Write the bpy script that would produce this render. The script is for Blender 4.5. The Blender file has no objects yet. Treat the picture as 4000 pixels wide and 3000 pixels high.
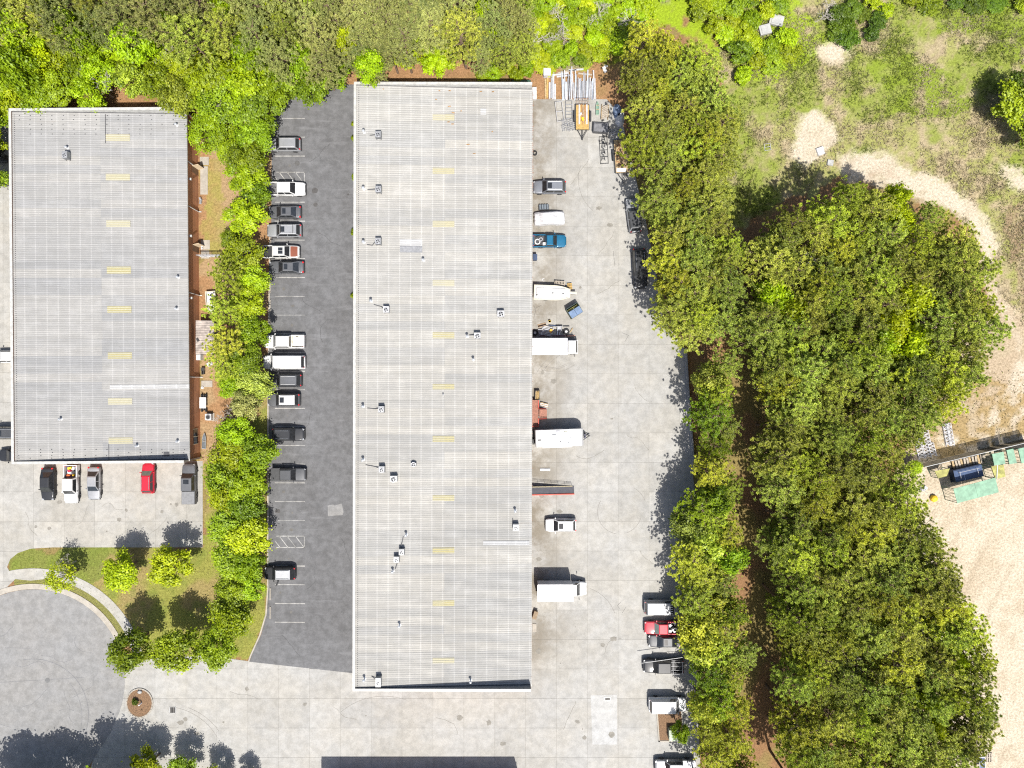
import bpy, math, random
import numpy as np
from mathutils import Vector, Matrix
random.seed(7)
R = math.radians
# ------------------------------------------------------------------ camera, sky, sun, exposure
scene = bpy.context.scene
COL = scene.collection
CAM_H = 105.0
PPM = 26.5                      # photo pixels per metre on the ground
cam_data = bpy.data.cameras.new('camera')
cam = bpy.data.objects.new('camera', cam_data)
COL.objects.link(cam)
cam.location = (0, 0, CAM_H)
cam_data.sensor_fit = 'HORIZONTAL'
cam_data.angle = 2 * math.atan(2000 / PPM / CAM_H)
cam_data.clip_end = 3000
scene.camera = cam
SUN_DIR = Vector((-0.14, 0.52, -1.0)).normalized()      # the way the light travels
world = bpy.data.worlds.new('World')
scene.world = world
world.use_nodes = True
wn = world.node_tree.nodes
wn.clear()
w_out = wn.new('ShaderNodeOutputWorld')
w_bg = wn.new('ShaderNodeBackground')
w_sky = wn.new('ShaderNodeTexSky')
w_sky.sky_type = 'NISHITA'
w_sky.sun_disc = False
w_sky.dust_density = 2.5
w_sky.ozone_density = 0.6
w_sky.sun_elevation = math.asin(-SUN_DIR.z)
w_sky.sun_rotation = R(180 - 15)
w_bg.inputs['Strength'].default_value = 0.1
world.node_tree.links.new(w_sky.outputs[0], w_bg.inputs[0])
world.node_tree.links.new(w_bg.outputs[0], w_out.inputs[0])
sun_data = bpy.data.lights.new('sun', 'SUN')
sun_data.energy = 4.6
sun_data.angle = R(0.5)
sun_data.color = (1.0, 0.965, 0.9)
sun = bpy.data.objects.new('sun', sun_data)
sun.rotation_euler = SUN_DIR.to_track_quat('-Z', 'Y').to_euler()
sun.location = (5, -40, 80)
COL.objects.link(sun)
scene.view_settings.view_transform = 'Standard'
scene.view_settings.look = 'None'
scene.view_settings.exposure = 0.9
scene.view_settings.gamma = 1.0
scene.view_settings.use_curve_mapping = False
scene.cycles.use_denoising = False
scene.cycles.filter_width = 1.15
scene.cycles.max_bounces = 5
scene.cycles.diffuse_bounces = 3
scene.cycles.transparent_max_bounces = 6

def P(px, py, z=0.0):
    """Place in the world of a point seen at photo pixel (px, py) and standing z metres high."""
    s = (1 - z / CAM_H) / PPM
    return ((px - 2000) * s, (1500 - py) * s)

# ------------------------------------------------------------------ materials
MATS = {}
def nn(nt, kind, **kw):
    n = nt.nodes.new(kind)
    for k, v in kw.items():
        if hasattr(n, k): setattr(n, k, v)
        else: n.inputs[k.replace('_', ' ')].default_value = v
    return n

def base_mat(name):
    m = bpy.data.materials.new(name)
    m.use_nodes = True
    return m, m.node_tree, m.node_tree.nodes['Principled BSDF']

def mix(nt, fac, a, b, mode='MIX'):
    n = nt.nodes.new('ShaderNodeMix'); n.data_type = 'RGBA'; n.blend_type = mode
    for sock, v in ((n.inputs[0], fac), (n.inputs[6], a), (n.inputs[7], b)):
        if isinstance(v, bpy.types.NodeSocket): nt.links.new(v, sock)
        elif isinstance(v, (int, float)): sock.default_value = v
        else: sock.default_value = (*v, 1)
    return n.outputs[2]

def noise(nt, scale, detail=4, rough=0.6, vec=None, stretch=None, out=0):
    t = nt.nodes.new('ShaderNodeTexNoise')
    t.inputs['Scale'].default_value = scale; t.inputs['Detail'].default_value = detail
    t.inputs['Roughness'].default_value = rough
    if vec is None:
        g = nt.nodes.new('ShaderNodeNewGeometry'); vec = g.outputs['Position']
    if stretch:
        mp = nt.nodes.new('ShaderNodeMapping'); mp.inputs['Scale'].default_value = stretch
        nt.links.new(vec, mp.inputs[0]); vec = mp.outputs[0]
    nt.links.new(vec, t.inputs['Vector'])
    return t.outputs[out]

def ramp(nt, val, lo, hi, a=0.0, b=1.0):
    n = nt.nodes.new('ShaderNodeMapRange'); n.interpolation_type = 'SMOOTHSTEP'
    nt.links.new(val, n.inputs[0])
    n.inputs[1].default_value = lo; n.inputs[2].default_value = hi
    n.inputs[3].default_value = a; n.inputs[4].default_value = b
    return n.outputs[0]

def mul(nt, a, b):
    n = nt.nodes.new('ShaderNodeMath'); n.operation = 'MULTIPLY'
    for s, v in ((n.inputs[0], a), (n.inputs[1], b)):
        if isinstance(v, bpy.types.NodeSocket): nt.links.new(v, s)
        else: s.default_value = v
    return n.outputs[0]

def M(name, col, rough=0.6, metal=0.0, var=0.12, scale=2.5, coat=0.0, spec=0.4):
    """Plain surface of one colour with a little uneven wear."""
    if name in MATS: return MATS[name]
    m, nt, b = base_mat(name)
    v = noise(nt, scale, 5)
    dark = tuple(c * (1 - 1.6 * var) for c in col); light = tuple(min(1, c * (1 + var)) for c in col)
    c = mix(nt, ramp(nt, v, 0.3, 0.7), dark, light)
    nt.links.new(c, b.inputs['Base Color'])
    b.inputs['Roughness'].default_value = rough; b.inputs['Metallic'].default_value = metal
    b.inputs['Coat Weight'].default_value = coat; b.inputs['Coat Roughness'].default_value = .12; b.inputs['Specular IOR Level'].default_value = spec
    MATS[name] = m
    return m

def paint(name, col, metal=0.25, rough=0.5):
    return M('paint_' + name, col, rough, metal, var=0.05, scale=1.2, coat=0.3, spec=0.25)

# ------------------------------------------------------------------ mesh building
def tag(o, label=None, cat=None, group=None, kind=None):
    if label: o['label'] = label
    if cat: o['category'] = cat
    if group: o['group'] = group
    if kind: o['kind'] = kind
    return o

def link(o, parent=None):
    COL.objects.link(o)
    if parent: o.parent = parent
    return o

def thing(name, loc, rz, label, cat, group=None):
    o = bpy.data.objects.new(name, None)
    o.empty_display_size = 0.3
    o.location = loc if len(loc) == 3 else (*loc, 0)
    o.rotation_euler = (0, 0, R(rz))
    return tag(link(o), label, cat, group)

class MB:
    def __init__(s): s.v = []; s.f = []; s.smooth = False
    def quad(s, *p):
        n = len(s.v); s.v += [tuple(q) for q in p]; s.f.append(tuple(range(n, n + len(p)))); return s
    def box(s, cx, cy, cz, sx, sy, sz, rz=0.0, tilt=0.0, top=(1, 1)):
        """centre, full sizes, turn about z (deg), tilt about local y (deg), top taper"""
        m = Matrix.Rotation(R(rz), 3, 'Z') @ Matrix.Rotation(R(tilt), 3, 'Y')
        n = len(s.v)
        for dz in (-.5, .5):
            tx, ty = top if dz > 0 else (1, 1)
            for dx, dy in ((-.5, -.5), (.5, -.5), (.5, .5), (-.5, .5)):
                q = m @ Vector((dx * sx * tx, dy * sy * ty, dz * sz)); s.v.append((cx + q.x, cy + q.y, cz + q.z))
        s.f += [(n+3, n+2, n+1, n), (n+4, n+5, n+6, n+7)]
        s.f += [(n+i, n+(i+1) % 4, n+4+(i+1) % 4, n+4+i) for i in range(4)]
        return s
    def tube(s, a, b, r0, r1=None, n=6, caps=True):
        a = Vector(a); b = Vector(b); r1 = r0 if r1 is None else r1
        d = (b - a).normalized()
        u = d.orthogonal().normalized(); w = d.cross(u)
        k = len(s.v)
        for p, r in ((a, r0), (b, r1)):
            for i in range(n):
                t = 2 * math.pi * i / n
                s.v.append(tuple(p + (u * math.cos(t) + w * math.sin(t)) * r))
        s.f += [(k+i, k+(i+1) % n, k+n+(i+1) % n, k+n+i) for i in range(n)]
        if caps: s.f += [tuple(range(k+n-1, k-1, -1)), tuple(range(k+n, k+2*n))]
        return s
    def loft(s, rings, cap=True):
        k = len(s.v); n = len(rings[0])
        for r in rings: s.v += [tuple(p) for p in r]
        for j in range(len(rings) - 1):
            o = k + j * n
            s.f += [(o+i, o+(i+1) % n, o+n+(i+1) % n, o+n+i) for i in range(n)]
        if cap: s.f += [tuple(range(k+n-1, k-1, -1)), tuple(range(k+(len(rings)-1)*n, k+len(rings)*n))]
        return s
    def prism(s, pts, z0, z1):
        """outline (counter-clockwise xy) pulled from z0 to z1"""
        return s.loft([[(x, y, z0) for x, y in pts], [(x, y, z1) for x, y in pts]])
    def slab(s, p, t=0.012, back=0.01):
        """a quad given thickness along its normal"""
        p = [Vector(q) for q in p]
        n = (p[1]-p[0]).cross(p[2]-p[0]).normalized()
        return s.loft([[q - n*back for q in p], [q + n*t for q in p]])
    def ring(s, cx, cy, r0, r1, z0, z1, a0=0, a1=360, n=32):
        k = len(s.v); full = abs(a1-a0) >= 360
        for i in range(n + 1):
            t = R(a0 + (a1-a0) * i / n)
            for r, z in ((r0, z0), (r1, z0), (r1, z1), (r0, z1)):
                s.v.append((cx + r*math.cos(t), cy + r*math.sin(t), z))
        for i in range(n):
            o = k + 4*i
            s.f += [(o+j, o+(j+1) % 4, o+4+(j+1) % 4, o+4+j) for j in range(4)]
        if not full: s.f += [(k, k+3, k+2, k+1), (k+4*n, k+4*n+1, k+4*n+2, k+4*n+3)]
        return s
    def mesh(s, name, mat=None):
        me = bpy.data.meshes.new(name); me.from_pydata(s.v, [], s.f)
        if mat: me.materials.append(mat)
        if s.smooth: me.polygons.foreach_set('use_smooth', [True] * len(me.polygons))
        me.update(); return me
    def build(s, name, mat, parent=None, smooth=False):
        s.smooth = smooth
        return link(bpy.data.objects.new(name, s.mesh(name, mat)), parent)

def obj(name, me, parent=None, mat=None):
    o = link(bpy.data.objects.new(name, me), parent)
    if mat:
        o.material_slots[0].link = 'OBJECT'; o.material_slots[0].material = mat
    return o

def solo(name, mb, mat, px, py, label, cat, group=None, rz=0, z=0.0, zp=None, smooth=False):
    """a thing that is one mesh, standing at a photo pixel"""
    o = mb.build(name, mat, None, smooth)
    x, y = P(px, py, z if zp is None else zp)
    o.location = (x, y, z); o.rotation_euler = (0, 0, R(rz))
    return tag(o, label, cat, group)

def poly_px(pts, z=0.0):
    return [P(x, y, z) for x, y in pts]

def area2(pts):
    return sum(a[0]*b[1]-b[0]*a[1] for a, b in zip(pts, pts[1:]+pts[:1]))

def ccw(pts):
    return pts if area2(pts) > 0 else pts[::-1]

# value noise in numpy, for masks and scattering
def vnoise(x, y, scale, seed=0):
    x = np.asarray(x, float) / scale; y = np.asarray(y, float) / scale
    xi = np.floor(x).astype(np.int64); yi = np.floor(y).astype(np.int64)
    fx = x - xi; fy = y - yi; fx = fx*fx*(3-2*fx); fy = fy*fy*(3-2*fy)
    def h(i, j):
        n = (i * 374761393 + j * 668265263 + seed * 982451653) & 0x7fffffff
        n = ((n ^ (n >> 13)) * 1274126177) & 0x7fffffff
        return ((n ^ (n >> 16)) & 0xffff) / 65535.0
    return (h(xi, yi)*(1-fx)+h(xi+1, yi)*fx)*(1-fy) + (h(xi, yi+1)*(1-fx)+h(xi+1, yi+1)*fx)*fy
def fbm(x, y, scale, seed=0, octs=3):
    return sum(vnoise(x, y, scale / 2**k, seed + k) * 0.5**k for k in range(octs)) / sum(0.5**k for k in range(octs))
def inside(px, py, poly):
    px = np.asarray(px, float); py = np.asarray(py, float); r = np.zeros(px.shape, bool)
    for (x0, y0), (x1, y1) in zip(poly, poly[1:] + poly[:1]):
        c = ((y0 > py) != (y1 > py)) & (px < (x1-x0) * (py-y0) / ((y1-y0) or 1e-9) + x0)
        r ^= c
    return r
# ------------------------------------------------------------------ the ground: one sheet to the horizon
YARD = [(2060,388),(2370,388),(2425,450),(2465,620),(2520,850),(2560,1050),(2595,1250),(2672,1365),(2700,1790),(2722,2000),
        (2722,2700),(2745,3200),(300,3200),(420,2760),(455,2600),(600,2572),(800,2560),(975,2583),(1412,2633),(2060,2633)]
WEST_LOT = [(-320,300),(160,300),(160,1801),(792,1801),(792,2138),(205,2138),(120,2143),(70,2160),(40,2185),(28,2215),(40,2236),(170,2242),
            (172,2262),(120,2268),(60,2262),(10,2310),(-320,2340)]
ASPHALT = [(1062,330),(1412,330),(1412,2633),(975,2585),(985,2555),(1020,2480),(1042,2400),(1048,2300),(1048,1500),(1060,900)]
LAWN = [(28,2215),(40,2180),(110,2142),(205,2138),(792,2138),(795,1820),(880,1820),(1060,1500),(1050,2400),(980,2580),(800,2585),(560,2600),(440,2460),(300,2330),(200,2250)]
STRIP = [(780,440),(1060,430),(1060,1840),(780,1840)]
NORTH_DIRT = [(780,330),(1060,300),(1400,270),(1560,250),(1900,240),(1900,420),(60,500),(-60,300)]
YARD_DIRT = [(2040,270),(2400,250),(2440,400),(2040,400)]
GREEN_TOP = [(1850,-200),(3050,-200),(3000,150),(2900,330),(2600,100),(2400,255),(2060,275),(1850,300)]
FIELD = [(2780,-200),(4400,-200),(4400,1500),(3950,1250),(3800,900),(3600,720),(3350,620),(3200,720),(2850,900),(2780,700),(2830,400)]
FIELD_GREEN = [(3500,-200),(4400,-200),(4400,330),(3960,260),(3880,130),(3650,110)]
FIELD_GREEN2 = [(3380,250),(3560,210),(3760,300),(3800,420),(3700,480),(3480,430)]
FIELD_GREEN3 = [(2760,-50),(3060,-50),(3260,190),(3050,330),(2900,330),(2860,240)]
SANDS = [[(3185,195),(3235,165),(3300,150),(3320,200),(3290,245),(3250,262),(3195,230)],
         [(3370,130),(3395,125),(3390,160),(3365,155)],
         [(3160,425),(3200,430),(3230,465),(3268,505),(3262,560),(3215,600),(3150,660),(3090,610),(3105,500)],
         [(3270,610),(3460,590),(3560,670),(3680,700),(3760,770),(3840,830),(3900,960),(3870,1080),(3940,1200),(3990,1330),(3940,1500),
          (3820,1700),(3600,1700),(3520,2000),(3560,2300),(3700,2600),(3700,3300),(4600,3300),(4600,2300),(4600,1620),(4200,1560),(3990,1400),
          (3930,1240),(3840,1120),(3830,960),(3770,850),(3620,780),(3450,730),(3300,700)],
         [(3900,640),(3990,660),(4040,760),(3960,740)]]
SAND_BASE = [(3560,1250),(3950,1180),(4600,1600),(4600,3300),(3480,3300),(3480,1900),(3600,1650)]
STRAW = [(3640,1520),(3800,1480),(4000,1500),(4020,1690),(3640,1830),(3560,1760)]

fine_x = np.arange(-92, 92.01, 0.36); fine_y = np.arange(-66, 66.01, 0.36)
far = np.array([100, 120, 160, 240, 400, 700.])
gx = np.concatenate([-far[::-1], fine_x, far]); gy = np.concatenate([-far[::-1], fine_y, far])
GX, GY = np.meshgrid(gx, gy)
qx = GX * PPM + 2000; qy = 1500 - GY * PPM
wob = 26
dx_ = qx + (fbm(qx, qy, 60, 1) - .5) * 2 * wob * 1.6; dy_ = qy + (fbm(qx, qy, 60, 9) - .5) * 2 * wob * 1.6
n1 = fbm(qx, qy, 130, 21, 4); n2 = fbm(qx, qy, 40, 33, 3); n3 = fbm(qx, qy, 14, 45, 2)
def soft(poly, amp=22):
    acc = 0
    for k in range(4):
        acc = acc + inside(qx + (fbm(qx, qy, 34, 60+k) - .5)*2*amp*(1+k*.6), qy + (fbm(qx, qy, 34, 70+k) - .5)*2*amp*(1+k*.6), poly)
    return acc/4
def lay(base, mask, col):
    m = np.clip(mask, 0, 1)[..., None]
    return base * (1 - m) + np.array(col) * m
def st(v, lo, hi):
    t = np.clip((v - lo) / (hi - lo), 0, 1); return t*t*(3-2*t)
C_LITTER = (0.20, 0.115, 0.06); C_ORANGE = (0.25, 0.145, 0.075); C_TAN = (0.27, 0.2, 0.115); C_STRAW = (0.285, 0.235, 0.15)
C_GREEN = (0.15, 0.2, 0.022); C_LIME = (0.2, 0.275, 0.016); C_SAND = (0.40, 0.35, 0.28); C_DRYG = (0.20, 0.195, 0.075); C_GREY = (0.2,0.17,0.125)
g = np.zeros(GX.shape + (3,)) + np.array(C_LITTER)
g = lay(g, st(n1, .45, .6) * .7, (0.17, 0.15, 0.05))
m = inside(dx_, dy_, GREEN_TOP); g = lay(g, m * st(n2 + n1*.5, .5, .75), C_LIME); g = lay(g, m * st(n1, .62, .72) * .8, C_GREY)
m = inside(dx_, dy_, FIELD)
fld = np.zeros_like(g) + np.array(C_STRAW)
fld = lay(fld, st(n2, .33, .6) * .8, (0.21, 0.225, 0.06)); fld = lay(fld, st(n1, .45, .6) * .85, (0.16, 0.2, 0.03)); fld = lay(fld, st(n3, .55, .8) * .5, (0.23, 0.18, 0.12))
g = lay(g, m * 1.0, (0, 0, 0)) + fld * m[..., None]
for poly, c in ((FIELD_GREEN, C_GREEN), (FIELD_GREEN2, C_GREEN), (FIELD_GREEN3, C_LIME)):
    g = lay(g, inside(dx_, dy_, poly) * st(n2 + .3*n3, .35, .6) * .9, c)
m = inside(dx_, dy_, NORTH_DIRT) | inside(dx_, dy_, YARD_DIRT); g = lay(g, m * (.55 + .45*st(n2, .3, .6)), C_ORANGE)
m = inside(dx_, dy_, STRIP); g = lay(g, m * 1., C_ORANGE); g = lay(g, m * st(n1, .4, .55) * .7, C_TAN)
m2 = inside(dx_, dy_, [(800,640),(880,620),(870,990),(795,985)]); g = lay(g, m2 * (.5+.5*st(n2,.3,.6)), (0.23, 0.195, 0.06))
m = inside(dx_, dy_, LAWN); g = lay(g, m * 1., (0.185, 0.185, 0.045)); g = lay(g, m * st(n1, .45, .6) * .8, (0.22, 0.165, 0.075)); g = lay(g, m * st(n2, .5, .7) * .6, (0.12, 0.15, 0.03))
m = inside(dx_, dy_, [(20,2130),(400,2130),(420,2250),(300,2300),(150,2230),(20,2240)]); g = lay(g, m * .8, (0.12, 0.15, 0.03))
g = lay(g, inside(dx_, dy_, SAND_BASE) * .85, (0.335, 0.275, 0.2))
for s_ in SANDS: g = lay(g, soft(s_) * (.75 + .25*st(n2, .3, .5)), C_SAND)
g = lay(g, soft(SAND_BASE, 40) * st(fbm(qx, qy, 70, 88, 3), .52, .68) * .35, (0.29, 0.23, 0.16))
rut = np.abs(np.sin((qx*.9 + qy*.35 + 60*fbm(qx, qy, 300, 90)) / 38)); g = lay(g, soft(SAND_BASE, 40) * st(rut, .93, 1.0) * st(n1, .45, .6) * .35, (0.27, 0.22, 0.16))
m = inside(dx_, dy_, STRAW); g = lay(g, m * st(n2 + .4*n3, .55, .85), (0.26, 0.19, 0.095))
m = inside(dx_, dy_, [(3930,780),(4300,780),(4300,1500),(4020,1300),(3960,1100)]); g = lay(g, m * st(n2+.3*n3, .45, .75), (0.22, 0.165, 0.105))
g = lay(g, st(n3, .72, .85) * .25, (0.14, 0.11, 0.06))
m, nt, b = base_mat('ground_soil_and_grass')
at = nt.nodes.new('ShaderNodeAttribute'); at.attribute_name = 'soil'
f1 = noise(nt, 3.2, 6, .75); f2 = noise(nt, 9, 5, .8)
c = mix(nt, 1.0, at.outputs['Color'], mix(nt, ramp(nt, f1, .25, .75), (.62, .6, .55), (1.3, 1.3, 1.3)), 'MULTIPLY')
c = mix(nt, 1.0, c, mix(nt, ramp(nt, f2, .3, .7), (.7, .7, .68), (1.22, 1.22, 1.22)), 'MULTIPLY')
nt.links.new(c, b.inputs['Base Color']); b.inputs['Roughness'].default_value = .95; b.inputs['Specular IOR Level'].default_value = .1
bp = nt.nodes.new('ShaderNodeBump'); bp.inputs['Strength'].default_value = .8; bp.inputs['Distance'].default_value = .12
nt.links.new(f1, bp.inputs['Height']); nt.links.new(bp.outputs[0], b.inputs['Normal'])
me = bpy.data.meshes.new('ground')
ny, nx = GX.shape
vv = np.stack([GX, GY, np.zeros_like(GX)], -1).reshape(-1, 3)
idx = np.arange(ny*nx).reshape(ny, nx)
qd = np.stack([idx[:-1, :-1], idx[:-1, 1:], idx[1:, 1:], idx[1:, :-1]], -1).reshape(-1, 4)
me.vertices.add(len(vv)); me.vertices.foreach_set('co', vv.ravel())
me.loops.add(qd.size); me.loops.foreach_set('vertex_index', qd.ravel().astype(np.int32))
me.polygons.add(len(qd)); me.polygons.foreach_set('loop_start', np.arange(0, qd.size, 4, dtype=np.int32))
me.update()
ca = me.color_attributes.new('soil', 'FLOAT_COLOR', 'POINT')
ca.data.foreach_set('color', np.concatenate([g.reshape(-1, 3), np.ones((ny*nx, 1))], 1).ravel())
me.materials.append(m)
tag(link(bpy.data.objects.new('ground', me)), kind='structure')

# ------------------------------------------------------------------ paving
def paving(name, col, warm=(1.0, .975, .93), stain=None, bumpy=.3, slabvar=.085, streak=0.0, mottle=1.0):
    m, nt, b = base_mat(name)
    a = noise(nt, .16, 6, .65); c_ = noise(nt, .9, 6, .7); d = noise(nt, 7, 5, .75)
    k = mix(nt, ramp(nt, a, .35, .65), tuple(x * y for x, y in zip(col, warm)), col)
    k = mix(nt, 1.0, k, mix(nt, ramp(nt, c_, .32, .68), (1-.15*mottle, 1-.15*mottle, 1-.155*mottle), (1+.09*mottle,)*3), 'MULTIPLY')
    k = mix(nt, 1.0, k, mix(nt, ramp(nt, d, .3, .75), (.9, .9, .9), (1.08, 1.08, 1.08)), 'MULTIPLY')
    blot = noise(nt, .35, 7, .75, stretch=(1, .6, 1))
    k = mix(nt, ramp(nt, blot, .56, .76, 0, .42), k, tuple(x * .52 for x in col))
    sw = noise(nt, .5, 8, .8, stretch=(.7, 1, 1))
    k = mix(nt, ramp(nt, sw, .56, .72, 0, .35), k, tuple(min(1, x * 1.22) for x in col))
    oi = nt.nodes.new('ShaderNodeObjectInfo')
    k = mix(nt, 1.0, k, mix(nt, oi.outputs['Random'], (1-slabvar,)*3, (1+slabvar*.6,)*3), 'MULTIPLY')
    if stain:                                   # dirt washed out along the loading side of a building
        ge = nt.nodes.new('ShaderNodeNewGeometry'); sx = nt.nodes.new('ShaderNodeSeparateXYZ'); nt.links.new(ge.outputs['Position'], sx.inputs[0])
        near = ramp(nt, sx.outputs[0], stain[0], stain[1], 1, 0)
        left = mul(nt, ramp(nt, sx.outputs[0], stain[0] - .3, stain[0], 0, 1), ramp(nt, sx.outputs[1], -45.5, -37, 0, 1))
        blob = ramp(nt, noise(nt, .2, 6, .7), .36, .6)
        k = mix(nt, mul(nt, mul(nt, mul(nt, near, left), blob), .8), k, (.12, .1, .07))
    if streak:
        s2 = noise(nt, 1.0, 4, .6, stretch=(.15, 1.2, 1))
        k = mix(nt, ramp(nt, s2, .55, .75, 0, streak), k, tuple(min(1, x * 1.5) for x in col))
    nt.links.new(k, b.inputs['Base Color']); b.inputs['Roughness'].default_value = .85; b.inputs['Specular IOR Level'].default_value = .25
    bp = nt.nodes.new('ShaderNodeBump'); bp.inputs['Strength'].default_value = bumpy; bp.inputs['Distance'].default_value = .02
    nt.links.new(d, bp.inputs['Height']); nt.links.new(bp.outputs[0], b.inputs['Normal'])
    MATS[name] = m
    return m
CONC = paving('concrete_slabs', (.274, .269, .256), stain=(2.4, 11.0))
CONC_W = paving('concrete_slabs_west', (.272, .265, .247))
CONC_NEW = paving('concrete_new', (.31, .31, .305), warm=(1, .99, .97), slabvar=.02)
CURB = paving('concrete_curb', (.29, .268, .235))
JOINT = M('joint_filler', (.15, .14, .12), .95)
ASPH = paving('asphalt_dark', (.111, .1115, .115), warm=(.86, .85, .84), bumpy=.5, slabvar=0, streak=.4, mottle=1.5)
ASPH_L = paving('asphalt_pale', (.184, .183, .182), warm=(1.02, 1, .97), bumpy=.5, slabvar=0, mottle=1.2)
LINE = paving('line_paint', (.29, .287, .28), slabvar=.2, mottle=2.5)
MULCH = M('mulch', (.15, .09, .05), .95, var=.35, scale=9)

def sheet(name, pts, z, mat, parent=None, kind=None):
    pts = ccw(pts)
    o = MB().quad(*[(x, y, z) for x, y in pts]).build(name, mat, parent)
    if kind: o['kind'] = kind
    return o

def clip(poly, x0, y0, x1, y1):
    for ax, lim, keep in ((0, x0, 1), (0, x1, -1), (1, y0, 1), (1, y1, -1)):
        out = []
        for a, b_ in zip(poly, poly[1:] + poly[:1]):
            ia = (a[ax]-lim)*keep >= 0; ib = (b_[ax]-lim)*keep >= 0
            if ia: out.append(a)
            if ia != ib:
                t = (lim-a[ax])/(b_[ax]-a[ax]); out.append((a[0]+(b_[0]-a[0])*t, a[1]+(b_[1]-a[1])*t))
        poly = out
        if not poly: break
    return poly

def slabs(name, pts, mat, sx, sy, ox, oy, gap=.022):
    pts = ccw(poly_px(pts))
    base = sheet(name, pts, .004, JOINT, kind='structure')
    xs = [p[0] for p in pts]; ys = [p[1] for p in pts]
    for i in range(math.floor((min(xs)-ox)/sx), math.ceil((max(xs)-ox)/sx)):
        for j in range(math.floor((min(ys)-oy)/sy), math.ceil((max(ys)-oy)/sy)):
            q = clip(pts, ox+i*sx+gap/2, oy+j*sy+gap/2, ox+(i+1)*sx-gap/2, oy+(j+1)*sy-gap/2)
            r = []
            for p in q:
                if not r or (abs(p[0]-r[-1][0]) + abs(p[1]-r[-1][1])) > 1e-4: r.append(p)
            if len(r) < 3 or abs(area2(r)) < .3: continue
            MB().prism(r, .005, .022 + random.uniform(-.002, .002)).build('slab', mat, base)
    return base
slabs('concrete_yard', YARD, CONC, 4.55, 4.35, 2.0, -42.0)
slabs('concrete_lot', WEST_LOT, CONC_W, 4.5, 4.4, -70.5, -11.5)
lot = sheet('parking_lot', poly_px(ASPHALT), .03, ASPH, kind='structure')
def line(px0, py0, px1, py1, w=.11, parent=lot, z=.034, mat=None):
    a = Vector((*P(px0, py0), 0)); b_ = Vector((*P(px1, py1), 0)); d = (b_-a).normalized(); n = Vector((-d.y, d.x, 0)) * w/2
    MB().quad(*[(q.x, q.y, z) for q in (a-n, b_-n, b_+n, a+n)]).build('stall_line', mat or LINE, parent)
for y in (463, 536, 610, 790, 864, 938, 1011, 1084, 1158, 1231, 1304, 1377, 1450, 1522, 1595, 1667, 1740, 1813, 1886, 1959, 2032, 2210, 2283, 2357, 2430):
    line(1074, y, 1191, y + (0 if y < 2000 else 1), w=.12 if y not in (1158, 1231, 1959, 2032) else .07)
for y0, y1 in ((673, 718), (2094, 2138)):
    line(1080, y0, 1190, y0); line(1080, y1, 1190, y1); line(1189, y0-1, 1189, y1+1)
    for x in (1060, 1091, 1122, 1154): line(max(x, 1076), y0 + (max(x, 1076)-x)*1.3, x + 34, y1, w=.1)
# repairs, stains and covers in the asphalt
sheet('asphalt_patch', poly_px([(1280,1975),(1300,1970),(1308,1975),(1335,1966),(1342,2000),(1338,2012),(1282,2016)]), .035, ASPH_L, lot)
mh = MB(); mh.ring(0, 0, 0, .38, 0, .012, n=20); o = mh.build('manhole_cover', M('cast_iron', (.07, .068, .066), .7), lot); o.location = (*P(1161, 638), .031)
dark = M('oil_stain', (.06, .057, .055), .8)
for x, y, r in ((1230,745,.35), (1085,1996,.3), (1232,800,.25), (1360,760,.12)):
    k = [(P(x, y)[0] + r*(1+.4*random.random())*math.cos(t)*1.2, P(x, y)[1] + r*(1+.4*random.random())*math.sin(t)) for t in np.linspace(0, 6.0, 11)]
    sheet('oil_stain', k, .0355, dark, lot)
# kerb along the planted strip and wheel stops
kb = MB()
kp = [(1056,900),(1048,1500),(1047,2300),(1040,2400),(1016,2480),(980,2560),(972,2584)]
for a, b_ in zip(kp, kp[1:]):
    (x0, y0), (x1, y1) = P(*a), P(*b_); L_ = math.hypot(x1-x0, y1-y0)
    kb.box((x0+x1)/2, (y0+y1)/2, .07, L_, .2, .14, math.degrees(math.atan2(y1-y0, x1-x0)))
tag(kb.build('kerb', CURB), kind='structure')
for y in (1120, 1195, 1268, 2320, 2393):
    x_, y_ = P(1054, y)
    solo('wheel_stop', MB().box(0, 0, .06, .17, 1.8, .12, top=(.7, .97)), CURB, 1056, y,
         {1120: 'concrete wheel stop at the first empty bay below the grey sedan with sunroof', 1195: 'concrete wheel stop at the middle of three empty bays above the white pickup',
          1268: 'concrete wheel stop at the empty bay just above the white pickup with open bed', 2320: 'concrete wheel stop at the empty bay below the vehicle with its door open',
          2393: 'concrete wheel stop at the last painted bay of the asphalt lot'}[y], 'wheel stop', 'wheel stops along the asphalt lot', z=.03)
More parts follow.
